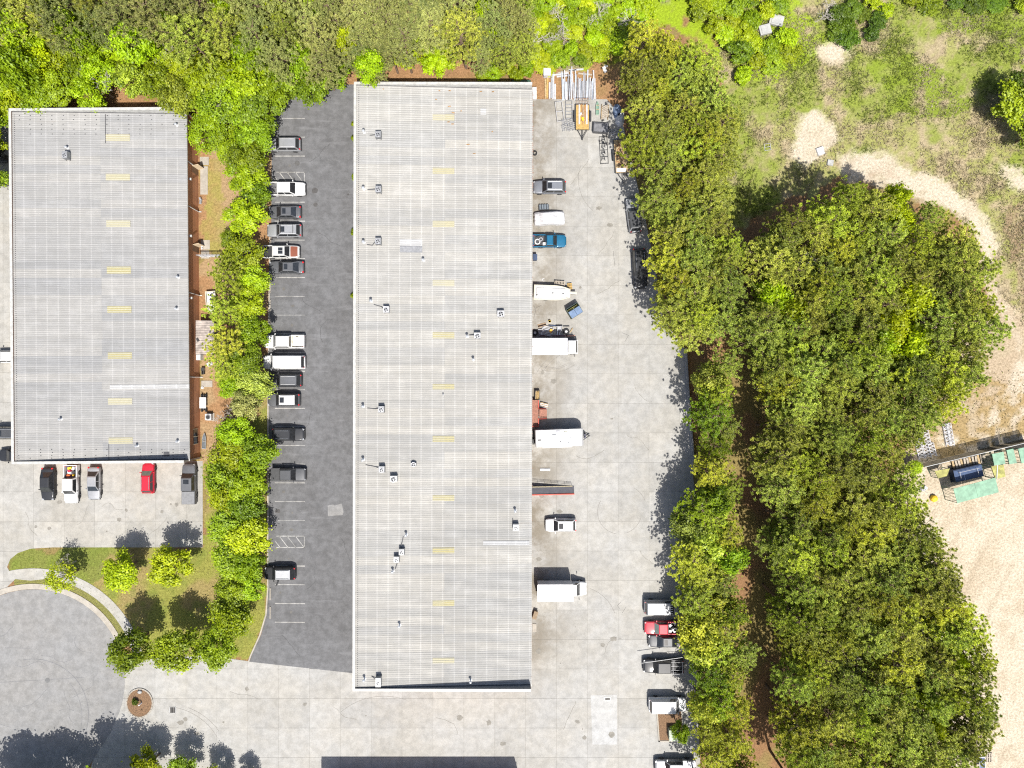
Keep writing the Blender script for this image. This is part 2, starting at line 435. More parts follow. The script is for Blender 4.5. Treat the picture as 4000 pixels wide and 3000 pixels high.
# turning circle, gutter, verge, sidewalk
CX, CY = P(130, 2660); rr = lambda p: p / PPM
road = MB().ring(CX, CY, 0, rr(358), .024, .03, n=72).build('turning_circle', ASPH_L); road['kind'] = 'structure'
rs = sheet('road', poly_px([(-400,2520),(150,2520),(440,2850),(330,3020),(180,3300),(-400,3300)]), .0265, ASPH_L, kind='structure')
tag(MB().ring(CX, CY, rr(359), rr(380), 0, .09, 22, 112, 40).build('gutter_kerb', CURB), kind='structure')
tag(MB().ring(CX, CY, rr(404), rr(440), .0, .05, 14, 103, 40).build('sidewalk', CONC_W), kind='structure')
tag(MB().ring(CX, CY, rr(380.5), rr(404), .0, .012, 24, 101, 40).build('grass_verge', M('verge_turf', (.135, .13, .035), .95, var=.3, scale=6)), kind='structure')
tyre = M('tyre_mark', (.125, .125, .13), .8)
for cx, cy, r, a0, a1, w in ((130,2790,215,-60,100,2.2), (115,2800,205,-50,40,1.6), (260,2830,60,60,120,1.4), (60,2700,140,180,260,1.3)):
    x, y = P(cx, cy); MB().ring(x, y, rr(r), rr(r+w), .031, .034, a0, a1, 40).build('tyre_mark', tyre, road)
for x0, y0, x1, y1 in ((0,2665,180,2655),(180,2655,330,2645),(20,2530,120,2532)):
    line(x0, y0, x1, y1, .05, road, .035, tyre)
mh2 = MB().ring(0, 0, 0, .36, 0, .008, n=20).build('manhole_cover', M('cast_iron_grey', (.1, .1, .1), .7), road); mh2.location = (*P(186, 2657), .031)
yard = bpy.data.objects['concrete_yard']
for cx, cy, r, a0, a1 in ((2420,2000,85,150,260), (2420,2000,85,290,345), (2430,1990,95,20,60), (1170,2900,330,60,100), (1180,2890,345,62,98), (2160,1330,110,240,300), (2165,1330,122,245,310), (2160,1335,100,250,300), (2290,1560,200,100,150), (2280,1560,210,110,150), (2250,2450,160,20,70), (1500,2980,260,70,130), (640,3000,240,30,80), (650,3000,250,35,70), (2420,700,160,160,230)):
    x, y = P(cx, cy); MB().ring(x, y, rr(r), rr(r+1.6), .0245, .0265, a0, a1, 24).build('tyre_mark', M('tyre_mark_pale', (.17, .16, .145), .9), yard)
# new concrete patch, grates
sheet('new_slab', poly_px([(2307,2716),(2410,2713),(2410,2908),(2314,2908)]), .028, CONC_NEW, yard)
def grate(px, py, w, h, nbar, label):
    t = thing('drain_grate', (*P(px, py), .029), 0, label, 'grate')
    fr = MB()
    for sx, sy, bw, bh in ((0, h/2, w, .05), (0, -h/2, w, .05), (w/2, 0, .05, h), (-w/2, 0, .05, h)): fr.box(sx, sy, .012, bw+.05, bh+.05 if bh > .1 else .05, .02)
    fr.build('frame', M('galv', (.3, .3, .3), .5, .6), t)
    MB().box(0, 0, .003, w, h, .004).build('pit', M('pit_dark', (.012, .012, .012), .9), t)
    for i in range(nbar): MB().box(-w/2 + w*(i+.5)/nbar, 0, .012, w/nbar*.45, h-.04, .014).build('bar', M('grate_bar', (.11, .105, .1), .6, .5), t)
grate(2373, 2730, .85, .52, 8, 'small steel drain grate at the top of the pale new concrete patch')
grate(675, 2773, .9, .9, 4, 'square drain grate in the stained concrete beside the mulch island')
# mulch island
ix, iy = P(545, 2745)
isl = [(ix + 1.88*math.cos(t)*(1 if math.cos(t) > 0 else .93), iy + 2.0*math.sin(t)) for t in np.linspace(0, 2*math.pi, 28)[:-1]]
tag(MB().prism(isl, .02, .13).build('planting_island', MULCH), kind='structure')
k_ = MB(); n_ = len(isl)
for i in range(n_):
    (x0, y0), (x1, y1) = isl[i], isl[(i+1) % n_]
    k_.box((x0+x1)/2*1 + ((x0+x1)/2-ix)*.05, (y0+y1)/2 + ((y0+y1)/2-iy)*.05, .085, math.hypot(x1-x0, y1-y0)*1.12, .18, .15, math.degrees(math.atan2(y1-y0, x1-x0)))
tag(k_.build('island_kerb', CURB), kind='structure')
solo('guide_post', MB().tube((0,0,0), (0,0,.75), .1, .09, 10).tube((0,0,.75), (0,0,.85), .11, .05, 10), M('post_white', (.75,.75,.75), .5), 553, 2746, 'short white post standing on the round mulch island', 'post', z=.13)
solo('boulder', MB().loft([[(math.cos(t)*r, math.sin(t)*r*.8, z) for t in np.linspace(0, 2*math.pi, 9)[:-1]] for r, z in ((.3,0),(.36,.12),(.22,.26))]), CONC_NEW, 547, 2702, 'pale round stone at the top edge of the mulch island', 'stone', z=.13, smooth=True)
# planted strip with cabinet on the east edge
st_ = ccw(poly_px([(2568,2782),(2660,2775),(2668,2892),(2576,2892)]))
tag(MB().prism(st_, .02, .1).build('planting_strip', MULCH), kind='structure')
k_ = MB()
for a, b_ in (((2566,2780),(2574,2894)), ((2574,2894),(2650,2894))):
    (x0, y0), (x1, y1) = P(*a), P(*b_); k_.box((x0+x1)/2, (y0+y1)/2, .085, math.hypot(x1-x0, y1-y0)+.2, .2, .15, math.degrees(math.atan2(y1-y0, x1-x0)))
tag(k_.build('strip_kerb', CURB), kind='structure')
# low retaining wall at the tree line
rw = MB()
wp = [(2674,1362),(2682,1500),(2690,1620),(2700,1740),(2708,1840)]
rt = thing('retaining_wall', (*P(2690, 1600), 0), 0, 'low grey retaining wall along the tree line east of the concrete yard', 'wall')
bx, by = P(2690, 1600)
for a, b_ in zip(wp, wp[1:]):
    (x0, y0), (x1, y1) = P(*a), P(*b_); L_ = math.hypot(x1-x0, y1-y0)
    MB().box((x0+x1)/2-bx, (y0+y1)/2-by, .4, L_-.02, .3, .8, math.degrees(math.atan2(y1-y0, x1-x0))).build('block', M('wall_grey', (.2, .2, .205), .85), rt)
# sealed cracks in the yard
for pts in ([(2420,2378),(2412,2365),(2425,2352)], [(2430,2395),(2445,2372)], [(2085,1190),(2092,1215),(2086,1240)], [(2090,1205),(2115,1192)], [(2395,980),(2402,1040)], [(2430,1300),(2455,1310),(2440,1335)]):
    for a, b_ in zip(pts, pts[1:]): line(*a, *b_, w=.035, parent=yard, z=.0285, mat=dark)
# wandering cracks and drips of oil
rc = random.Random(21)
def crack(x, y, ang, n, step, w, parent, z, mat):
    mb = MB(); a = R(ang); p = Vector((*P(x, y), z))
    for _ in range(n):
        a += rc.gauss(0, .35); q = p + Vector((math.cos(a), math.sin(a), 0))*step*rc.uniform(.6, 1.3); nrm = Vector((-math.sin(a), math.cos(a), 0))*w*rc.uniform(.3, .7)
        mb.quad(p-nrm, q-nrm, q+nrm, p+nrm); p = q
    mb.build('crack', mat, parent)
tar = M('crack_filler', (.055, .055, .056), .8); dust = M('crack_dust', (.15, .14, .12), .9)
for x, y, a in ((1240,900,-70),(1300,1250,160),(1220,1600,-100),(1330,2100,-60),(1200,2300,20),(1100,2480,10),(1290,560,-120),(1180,1160,-30)): crack(x, y, a, 9, .5, .05, lot, .0362, tar)
for x, y, a in ((40,2420,-60),(160,2560,0),(300,2480,-120),(90,2760,30),(250,2700,-80),(380,2620,-100),(60,2600,-10)): crack(x, y, a, 10, .55, .045, road, .0352, tyre)
for x, y, a in ((2300,620,-80),(2400,900,-95),(2330,1150,20),(2480,1500,-90),(2250,1780,-40),(2500,2150,-85),(2350,2560,10),(1700,2800,5),(1300,2760,-30),(900,2700,-20),(2200,2850,60),(2450,1700,-60)): crack(x, y, a, 9, .5, .04, yard, .0292, dust)
wl = bpy.data.objects['concrete_lot']
for x, y, a in ((300,2050,10),(650,2020,-70),(100,2000,-40),(480,1990,160)): crack(x, y, a, 8, .5, .035, wl, .0292, dust)
oil = M('oil_drip', (.09, .085, .078), .7); oil2 = M('oil_drip_pale', (.165, .155, .135), .85)
def drip(x, y, r, parent, z, mat):
    c = P(x, y); sx = rc.uniform(.7, 1.5)
    sheet('oil_drip', [(c[0]+r*rc.uniform(.6, 1.1)*math.cos(t)*sx, c[1]+r*rc.uniform(.6, 1.1)*math.sin(t)) for t in np.linspace(0, 6.0, 12)], z, mat, parent)
for y in (575, 640, 1122, 1195, 1268, 1630, 1775, 1920, 1995, 2065, 2175, 2320, 2393): drip(1105+rc.uniform(-15, 40), y+rc.uniform(-8, 8), rc.uniform(.12, .3), lot, .0363, oil)
for _ in range(26): drip(2095+rc.random()**1.6*330, rc.uniform(560, 2600), rc.uniform(.1, .45), yard, .0293, oil2)
for _ in range(14): drip(rc.uniform(700, 2450), rc.uniform(2680, 2930), rc.uniform(.1, .5), yard, .0293, oil2)
for _ in range(9): drip(rc.uniform(100, 760), rc.uniform(1960, 2110), rc.uniform(.1, .4), wl, .0293, oil2)
# ------------------------------------------------------------------ warehouses
def roof_mat(name, col, dirt):
    """painted steel sheet: paler along the screw rows, painted shade lines between the ribs, streaks downslope"""
    m, nt, b = base_mat(name)
    tc = nt.nodes.new('ShaderNodeTexCoord'); ge = nt.nodes.new('ShaderNodeNewGeometry')
    sx = nt.nodes.new('ShaderNodeSeparateXYZ'); nt.links.new(tc.outputs['Object'], sx.inputs[0])
    big = noise(nt, .07, 5, .6); mid = noise(nt, .8, 5, .65); st1 = noise(nt, 1.0, 4, .7, stretch=(.05, 3.2, 1))
    k = mix(nt, ramp(nt, big, .35, .65), tuple(c*d for c, d in zip(col, dirt)), col)
    k = mix(nt, 1.0, k, mix(nt, ramp(nt, st1, .3, .72), (.86, .86, .85), (1.06, 1.06, 1.06)), 'MULTIPLY')
    k = mix(nt, 1.0, k, mix(nt, ramp(nt, mid, .3, .7), (.95, .95, .94), (1.03, 1.03, 1.03)), 'MULTIPLY')
    fr = nt.nodes.new('ShaderNodeMath'); fr.operation = 'PINGPONG'; fr.inputs[1].default_value = .76      # screw rows each 1.52 m
    nt.links.new(sx.outputs[0], fr.inputs[0])
    rowf = ramp(nt, fr.outputs[0], .0, .14, .55, 0)
    k = mix(nt, rowf, k, tuple(min(.9, c*1.25) for c in col))
    pr = nt.nodes.new('ShaderNodeMath'); pr.operation = 'PINGPONG'; pr.inputs[1].default_value = .1525     # dark line between ribs, rib shading put into the colour
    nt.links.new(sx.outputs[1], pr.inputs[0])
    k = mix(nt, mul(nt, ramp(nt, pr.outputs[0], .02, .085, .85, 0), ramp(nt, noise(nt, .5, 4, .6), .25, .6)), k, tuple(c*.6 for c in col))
    rs = noise(nt, 1.0, 5, .75, stretch=(.09, 2.4, 1)); rb = noise(nt, .12, 3, .6)
    k = mix(nt, mul(nt, ramp(nt, rs, .6, .78, 0, .3), ramp(nt, rb, .45, .62)), k, (.24, .165, .105))
    oi = nt.nodes.new('ShaderNodeObjectInfo')
    k = mix(nt, 1.0, k, mix(nt, oi.outputs['Random'], (.9, .91, .93), (1.09, 1.075, 1.05)), 'MULTIPLY')
    nt.links.new(k, b.inputs['Base Color']); b.inputs['Roughness'].default_value = .8; b.inputs['Specular IOR Level'].default_value = .12
    return m
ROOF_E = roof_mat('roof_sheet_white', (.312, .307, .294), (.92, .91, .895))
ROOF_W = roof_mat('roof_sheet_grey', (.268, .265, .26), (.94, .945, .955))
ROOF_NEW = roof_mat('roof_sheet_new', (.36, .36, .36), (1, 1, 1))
ROOF_OLD = M('roof_sheet_zinc', (.2, .203, .212), .5)
TRIM = M('trim_white', (.35, .345, .325), .5)
def sky_mat(name, c1, c2):
    """corrugated fibreglass, yellowed in the troughs"""
    m, nt, b = base_mat(name)
    tc = nt.nodes.new('ShaderNodeTexCoord'); sx = nt.nodes.new('ShaderNodeSeparateXYZ'); nt.links.new(tc.outputs['Object'], sx.inputs[0])
    pr = nt.nodes.new('ShaderNodeMath'); pr.operation = 'PINGPONG'; pr.inputs[1].default_value = .1525; nt.links.new(sx.outputs[1], pr.inputs[0])
    k = mix(nt, ramp(nt, pr.outputs[0], .05, .11), c1, c2)
    k = mix(nt, 1.0, k, mix(nt, noise(nt, 4, 4), (.75, .75, .7), (1.15, 1.15, 1.15)), 'MULTIPLY')
    oi = nt.nodes.new('ShaderNodeObjectInfo'); k = mix(nt, mul(nt, oi.outputs['Random'], .6), k, (.31, .3, .26))
    nt.links.new(k, b.inputs['Base Color']); b.inputs['Roughness'].default_value = .7
    return m
SKYL = sky_mat('fibreglass_yellow', (.26, .225, .09), (.325, .305, .21))
SKYL2 = sky_mat('fibreglass_cream', (.235, .205, .085), (.345, .33, .24))
METAL_D = M('flashing_dark', (.05, .05, .055), .6)
def brick_mat(name, c1, c2):
    m, nt, b = base_mat(name)
    tc = nt.nodes.new('ShaderNodeTexCoord'); mp = nt.nodes.new('ShaderNodeMapping'); mp.inputs['Rotation'].default_value = (R(90), 0, R(90))
    br = nt.nodes.new('ShaderNodeTexBrick'); br.inputs['Scale'].default_value = 1.0
    br.inputs['Brick Width'].default_value = .2; br.inputs['Row Height'].default_value = .075; br.inputs['Mortar Size'].default_value = .008
    br.inputs['Color1'].default_value = (*c1, 1); br.inputs['Color2'].default_value = (*c2, 1); br.inputs['Mortar'].default_value = (.25, .2, .16, 1)
    nt.links.new(tc.outputs['Object'], mp.inputs[0]); nt.links.new(mp.outputs[0], br.inputs[0])
    k = mix(nt, 1.0, br.outputs[0], mix(nt, noise(nt, 1.2, 5), (.7, .7, .7), (1.2, 1.2, 1.2)), 'MULTIPLY')
    nt.links.new(k, b.inputs['Base Color']); b.inputs['Roughness'].default_value = .9
    return m
BRICK = brick_mat('brick_orange', (.47, .205, .095), (.39, .165, .075))
RED_W = M('wall_red', (.25, .09, .06), .8)

def sheet_mesh(length, nrib, mat, dz, rise=.04):
    """ribbed sheet along +x, ribs 0.305 m apart, dropping dz over its length"""
    prof = []
    for i in range(nrib):
        y = i * .305
        prof += [(y, 0), (y+.11, 0), (y+.135, rise), (y+.17, rise), (y+.195, 0)]
    prof.append((nrib*.305 - .002, 0))
    mb = MB(); n = len(prof)
    for x, z in ((0, 0), (length, -dz)): mb.v += [(x, y, z + h) for y, h in prof]
    mb.f += [(i, n+i, n+i+1, i+1) for i in range(n-1)]
    return mb.mesh('roof_sheet', mat)

def warehouse(name, x0, y0, W, L, rz, zw, ze, label, wall_mat, roof, skl, skm, group):
    t = thing(name, (x0, y0, 0), rz, label, 'warehouse', group)
    zp = zw + .2; th = .25
    slope = (zw - ze) / W
    # walls (north, south, west go up to a level parapet)
    MB().box(W/2, L-th/2, zp/2, W, th, zp).build('wall', wall_mat, t)
    MB().box(W/2, th/2, zp/2, W, th, zp).build('wall', wall_mat, t)
    MB().box(th/2, L/2, zp/2, th, L-2*th, zp).build('wall', wall_mat, t)
    MB().box(W-.32, L/2, (ze-.25)/2, .3, L-2*th, ze-.25).build('wall', wall_mat, t)
    for a in ((W/2-.01, L-.14, W+.02, .36), (W/2-.01, .14, W+.02, .36), (.14, L/2, .36, L-.66)):
        MB().box(a[0], a[1], zp+.03, a[2], a[3], .06).build('coping', TRIM, t)
    # inner lining of the parapets; the south one has its shade in the colour
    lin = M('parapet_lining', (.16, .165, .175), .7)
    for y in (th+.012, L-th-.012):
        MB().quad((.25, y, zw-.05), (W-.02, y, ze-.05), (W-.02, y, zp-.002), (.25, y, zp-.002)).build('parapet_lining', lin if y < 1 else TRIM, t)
    rf = MB(); ya, yb = th, L-th
    rf.loft([[(th, ya, zw-.16), (th, yb, zw-.16), (th, yb, zw-.03), (th, ya, zw-.03)], [(W, ya, ze-.16), (W, yb, ze-.16), (W, yb, ze-.03), (W, ya, ze-.03)]])
    r = rf.build('roof', METAL_D, t)
    nr = 4; wid = nr*.305; n = int((L-2*th-.02)/wid); half = (W-th)/2
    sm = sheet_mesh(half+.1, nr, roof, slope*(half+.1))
    off = (L - n*wid)/2
    for i in range(n):
        for k in (0, 1):
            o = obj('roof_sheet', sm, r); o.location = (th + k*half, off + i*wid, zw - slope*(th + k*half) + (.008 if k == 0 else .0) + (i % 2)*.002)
    # skylight panels
    inv = (Matrix.Translation((x0, y0, 0)) @ Matrix.Rotation(R(rz), 4, 'Z')).inverted()
    def loc(px, py, z=None):
        zz = (zw+ze)/2
        for _ in range(3):
            q = inv @ Vector((*P(px, py, zz), 0)); zz = zw - slope*q.x
        return q.x, q.y, zz
    for (px0, px1, py0, py1) in skl:
        a = loc(px0, py1); b_ = loc(px1, py0)
        k = sheet_mesh(b_[0]-a[0], 3, skm, slope*(b_[0]-a[0]), .05)
        o = obj('skylight', k, r); o.location = (a[0], a[1] - .02, a[2] + .045); o.scale.y = (b_[1]-a[1])/.915
    # gutter on the low side
    MB().box(W+.02, L/2, ze-.12, .2, L-.1, .16).build('gutter', TRIM, t)
    return t, r, loc

SK_E = [(1690,1775,y0,y1) for y0, y1 in ((447,469),(656,678),(863,886),(1094,1117),(1298,1321),(1500,1520),(1702,1725),(1934,1956),(2138,2161),(2344,2367),(2568,2591))]
SK_W = [(414+dx,508+dx,y0,y1) for y0, y1, dx in ((525,550,0),(679,704,0),(861,886,2),(1041,1068,4),(1195,1221,6),(1376,1401,8),(1554,1580,9),(1708,1733,11))]
WE, roofE, locE = warehouse('warehouse', -22.2, -42.8, 24.85, 84.9, -.12, 5.45, 4.2,
    'long white-roofed warehouse between the asphalt lot and the concrete yard', RED_W, ROOF_E, SK_E, SKYL, None)
WW, roofW, locW = warehouse('warehouse', -69.75, -11.15, 24.0, 49.55, .46, 5.45, 4.2,
    'shorter grey-roofed brick warehouse at the left edge of the picture', BRICK, ROOF_W, SK_W, SKYL2, None)
WS, roofS, locS = warehouse('warehouse', *P(1262, 4100), 28.4, 39.0, 0, 5.6, 4.6,
    'warehouse below the picture whose roof casts the straight shadow on the concrete', RED_W, ROOF_E, [], SKYL, None)
WS.location = (P(1278, 3036)[0], P(1278, 3036)[1]-39.0, 0)

# roof repairs and vents, parts of the roofs
def roof_patch(loc, roof, px0, px1, py0, py1, mat, dz=.06):
    a = loc(px0, py1); b_ = loc(px1, py0)
    k = sheet_mesh(b_[0]-a[0], max(1, round((b_[1]-a[1])/.305)), mat, (a[2]-b_[2]), .042)
    o = obj('roof_sheet', k, roof); o.location = (a[0], a[1], a[2]+dz)
roof_patch(locE, roofE, 1562, 1650, 935, 960, ROOF_NEW); roof_patch(locE, roofE, 1562, 1650, 961, 986, ROOF_OLD)
roof_patch(locE, roofE, 1877, 1900, 421, 449, ROOF_NEW); roof_patch(locE, roofE, 1888, 2068, 2109, 2130, ROOF_NEW)
roof_patch(locW, roofW, 430, 740, 1497, 1520, ROOF_NEW); roof_patch(locW, roofW, 640, 662, 1762, 1782, METAL_D)
for y0, y1, x in ((447, 560, 413), (1735, 1800, 426)):
    a = locW(x, y1); b_ = locW(x, y0)
    MB().box(0, 0, .05, .07, b_[1]-a[1], .035).build('lap_strip', METAL_D, roofW).location = (a[0], (a[1]+b_[1])/2, a[2])
def vent(loc, roof, px, py, r=.1, h=.75, cap=True, mat=None):
    a = loc(px, py)
    mb = MB().tube((0,0,-.1), (0,0,h), r, r, 10); mb.tube((0,0,-.02), (0,0,.09), r*2.2, r*1.3, 10)
    o = mb.build('vent_pipe', mat or M('vent_white', (.62,.62,.62), .4, .2), roof); o.location = a
    if cap: MB().tube((0,0,h+.03), (0,0,h+.16), r*1.9, r*.6, 10).build('rain_cap', M('vent_cap', (.45,.46,.48), .4, .5), o)
for q in ((1423,517),(1422,738),(1422,947),(1655,1018),(1451,1176),(1826,1314),(1850,1405),(1420,1587),(1420,1795),(1588,2087),(1536,2229),(2013,1994),(1562,2441),(1839,2656),(1425,2650),(1732,1541)):
    vent(locE, roofE, *q, r=.11 if q[0] != 1732 else .06, h=.8 if q[0] != 1732 else .4)
for q in ((692,489),(698,1083),(692,1206),(240,1637),(538,1741),(696,1724),(265,578)): vent(locW, roofW, *q, h=.55)
# rusty and dirty marks where leaves lie on the north end
leafm = M('leaf_litter', (.25,.15,.07), .95, var=.4, scale=6)
for q in ((1497,348),(1716,354),(1756,354),(1878,357),(1925,358),(1703,388),(1770,440),(1768,484),(1923,514),(1828,564),(1852,600),(1801,433),(1752,476),(1755,415)):
    a = locE(*q); MB().box(0, 0, .03, random.uniform(.2,.5), .16, .05, random.uniform(-10,10), top=(.5,.5)).build('leaf_heap', leafm, roofE).location = a
# mildew specks on the sheet ends of the western roof: screw heads with dark washers
scr = MB()
ys = [452, 468, 486, 505, 524, 1756, 1768, 1780, 1790]
for yi, y in enumerate(ys):
    for x in range(75, 735, 43):
        if random.random() < .8:
            a = locW(x + random.uniform(-2,2), y); scr.box(a[0], a[1], a[2]+.045, .12, .09, .04)
scr.build('screw_heads', METAL_D, roofW)['kind'] = 'stuff'
scr = MB()
for y in np.arange(345, 2690, 8.07):
    a = locE(1392, y); scr.box(.62, a[1], 5.45, .1, .09, .05)
scr.build('screw_heads', METAL_D, roofE)['kind'] = 'stuff'
scr = MB()
for y in np.arange(450, 1800, 8.07):
    a = locW(70, y); scr.box(.6, a[1], 5.45, .1, .08, .05)
scr.build('screw_heads', METAL_D, roofW)['kind'] = 'stuff'
# downspouts, doors, lamps, window on the east side of the brick warehouse
WHITE = M('white_paint', (.42,.42,.41), .45)
brown_d = M('door_brown', (.14,.075,.04), .7)
def ewall(py): return locW(742, py)[1]
for py in (463, 625, 800, 1140, 1472, 1800):
    y = min(ewall(py), 49.2); d = MB()
    d.tube((24.0, y, 3.95), (23.95, y, 3.7), .07, n=8).tube((23.95, y, 3.7), (23.93, y, .1), .07, n=8).tube((23.93, y, .12), (24.3, y, .06), .07, n=8)
    d.build('downspout', WHITE if py < 1700 else brown_d, WW)
for py in (640, 955):
    y = ewall(py)
    MB().box(23.85, y, 1.05, .06, 1.0, 2.1).build('door', brown_d, WW)
    MB().box(24.28, y+.5, 1.05, .95, .05, 2.05, 12).build('open_door', M('door_tan', (.45,.36,.25), .6), WW)
for py in (690, 915, 1160):
    y = ewall(py); MB().box(24.0, y, 3.0, .34, .3, .22).build('wall_lamp', WHITE, WW)
for py, w in ((1710, 2.2),):
    y = ewall(py); wdw = MB().box(23.84, y, 1.6, .05, w, 1.3).build('window', M('glass_dark', (.02,.022,.025), .1, spec=.6), WW)
    for dy in (-w/2, 0, w/2): MB().box(23.87, y+dy, 1.6, .06, .07, 1.36).build('frame', M('frame_tan', (.5,.42,.28), .6), wdw)
# roll doors and downspouts on the yard side of the white warehouse
for i, py in enumerate((520, 760, 1010, 1180, 1370, 1700, 1850, 2050, 2300, 2480)):
    y = locE(2070, py)[1]
    d = MB()
    for j in range(9): d.box(24.58, y, .2+j*.36, .06, 3.4, .33)
    d.build('roll_door', M('door_cream', (.6,.58,.52), .6), WE)
dn = M('downspout_brown', (.16,.07,.045), .6)
for i in range(34):
    MB().box(24.98, 1.4+i*2.46, 4.08, .1, .16, .14).build('gutter_strap', dn, WE)
for i in range(12): MB().tube((24.86, 3+i*7.1, 4.0), (24.66, 3+i*7.1, .1), .06, n=6).build('downspout', dn, WE)
rust = M('rust_edge', (.2,.085,.045), .9)
for i in range(46):
    y = locE(2072, 362+i*8.2)[1]
    if random.random() < .85: MB().box(24.92, y, 4.13, random.uniform(.12,.3), .17, .1).build('rust_scab', rust, WE)
# rooftop air conditioners
AC_C = M('ac_casing', (.24,.245,.25), .45, .3); AC_D = M('ac_fan', (.02,.02,.022), .5); AC_W = M('ac_casing_white', (.4,.4,.4), .5)
def ac(loc, px, py, label, W_=None, size=(.82, .88, .8), mat=AC_C, duct=None, par=WE, group='air conditioners on the long white roof', noz=False):
    a = loc(px, py, None) if not noz else (0, 0, 0)
    wpos = (Matrix.Translation(par.location) @ Matrix.Rotation(par.rotation_euler.z, 4, 'Z')) @ Vector(a)
    t = thing('air_conditioner', tuple(wpos), 0, label, 'air conditioner', group)
    sx, sy, sz = size
    for u in (-1, 1): MB().box(u*sx*.36, 0, .09, .08, sy*1.15, .12).build('skid', METAL_D, t)
    MB().box(0, 0, .15+sz/2, sx, sy, sz, top=(.97,.97)).build('casing', mat, t)
    f = MB().ring(0, -sy*.08, sx*.34, sx*.41, .15+sz, .2+sz, n=18).build('fan_guard', M('ac_guard', (.5,.5,.52), .4, .5), t)
    g_ = MB().ring(0, -sy*.08, 0, sx*.34, .15+sz, .157+sz, n=18).build('fan_well', AC_D, t)
    for k in range(4):
        an = k*90+20; MB().box(sx*.17*math.cos(R(an)), -sy*.08+sx*.17*math.sin(R(an)), .175+sz, sx*.3, .12, .015, an, 8).build('fan_blade', AC_C, g_)
    for k in range(3): MB().box(0, -sy*.49, .3+k*.2, sx*.8, .03, .05).build('louvre', METAL_D, t)
    if duct:
        d = MB(); q = Vector(P(*duct[0], wpos.z)) - wpos.xy
        pts = [(-sx*.45, .1, .35)] + [(*(Vector(P(*p_, wpos.z)) - wpos.xy), .12 + .05*i) for i, p_ in enumerate(duct)]
        for p0, p1 in zip(pts, pts[1:]): d.tube(p0, p1, .055, n=6)
        d.build('refrigerant_line', M('hose_dark', (.08,.08,.085), .7), t)
    return t
LR = 'on the long white roof'
ac(locE, 1481, 533, 'grey air conditioner on the long white roof, nearest its tree-lined north end', duct=[(1445,530)])
ac(locE, 1482, 745, 'grey air conditioner on the white roof, level with the dark-bedded white pickup', duct=[(1436,742)])
ac(locE, 1481, 946, 'air conditioner on the white roof just left of the white and zinc patch', duct=[(1455,959),(1434,956)])
ac(locE, 1512, 1211, 'air conditioner at the start of a brown rust streak on the white roof', duct=[(1490,1198),(1461,1190)], mat=AC_W)
ac(locE, 1957, 1227, 'white air conditioner near the yard edge, right of the rust streak on the roof', mat=AC_W, size=(1.0,.85,.8))
ac(locE, 1866, 1312, 'plain white roof box unit with one pipe, right of a skylight', mat=AC_W, size=(.9,.8,.8), duct=[(1832,1309)])
ac(locE, 1493, 1598, 'silver air conditioner alone on the roof level with the white-roofed parked car', duct=[(1465,1597),(1436,1594)])
ac(locE, 1495, 1831, 'air conditioner with hose, upper left of two close together mid roof', duct=[(1465,1822),(1429,1815)])
ac(locE, 1541, 1867, 'pale air conditioner, lower right of two close together mid roof', mat=AC_W, size=(1.0,.8,.8))
ac(locE, 1617, 1812, 'small flat roof unit standing right of the paired air conditioners', size=(.8,.42,.4))
ac(locE, 1572, 2151, 'air conditioner touching its twin, the upper right of the two', duct=[(1572,2115),(1576,2096)], size=(.75,.85,.8))
ac(locE, 1552, 2180, 'air conditioner touching its twin, the lower left of the two', duct=[(1552,2200),(1545,2222)], size=(.75,.85,.8))
ac(locE, 2015, 2056, 'air conditioner at the yard edge of the roof above the white new sheet', duct=[(2003,2025)], mat=AC_W)
ac(locE, 1482, 2655, 'air conditioner at the south-west corner of the long white roof', duct=[(1452,2640)], size=(.75,1.3,.85))
ac(locW, 268, 612, 'the only air conditioner on the grey warehouse roof', par=WW, group=None, size=(.75,1.0,.8))
# ------------------------------------------------------------------ vehicles (local: +x forward, +y left)
GLASS = M('car_glass', (.018, .02, .022), .12, spec=.7, var=.2)
GLASS_L = M('car_glass_pale', (.11, .14, .125), .15, spec=.7)
TYRE = M('tyre', (.018, .018, .019), .85); RIM = M('rim', (.42, .42, .43), .35, .7); BLACK = M('plastic_black', (.022, .022, .023), .55)
HEADL = M('headlight', (.3, .31, .32), .15, .1, spec=.7); TAIL = M('taillight', (.42, .01, .012), .25, spec=.6)
PAINTS = dict(white=paint('white', (.5, .5, .495), 0), offwhite=paint('offwhite', (.38, .38, .365), 0), silver=paint('silver', (.27, .275, .285), .5), grey=paint('grey', (.1, .103, .11), .45),
              darkgrey=paint('darkgrey', (.062, .064, .068), .4), black=paint('black', (.022, .023, .026), .2), red=paint('red', (.34, .01, .025), .1), coral=paint('coral', (.4, .035, .05), .0),
              blue=paint('blue', (.008, .09, .17), .2), rust=paint('rust', (.16, .048, .026), 0, .6), steel=paint('steel', (.16, .17, .19), .4))
_wheel = {}
def wheel_mesh(r, w):
    if (r, w) not in _wheel:
        t = MB(); n = 18
        t.loft([[(rr_*math.cos(a), y, rr_*math.sin(a)) for a in np.linspace(0, 2*math.pi, n+1)[:-1]] for y, rr_ in ((-w/2, r*.72), (-w/2, r*.95), (-w*.35, r), (w*.35, r), (w/2, r*.95), (w/2, r*.72))])
        k = MB()
        for s_ in (-1, 1):
            k.loft([[(q*math.cos(a), s_*y, q*math.sin(a)) for a in np.linspace(0, 2*math.pi, n+1)[:-1]] for y, q in ((w*.3, r*.7), (w*.52, r*.68), (w*.4, r*.5), (w*.5, r*.12))])
        _wheel[(r, w)] = (t.mesh('tyre', TYRE), k.mesh('rim', RIM))
    return _wheel[(r, w)]
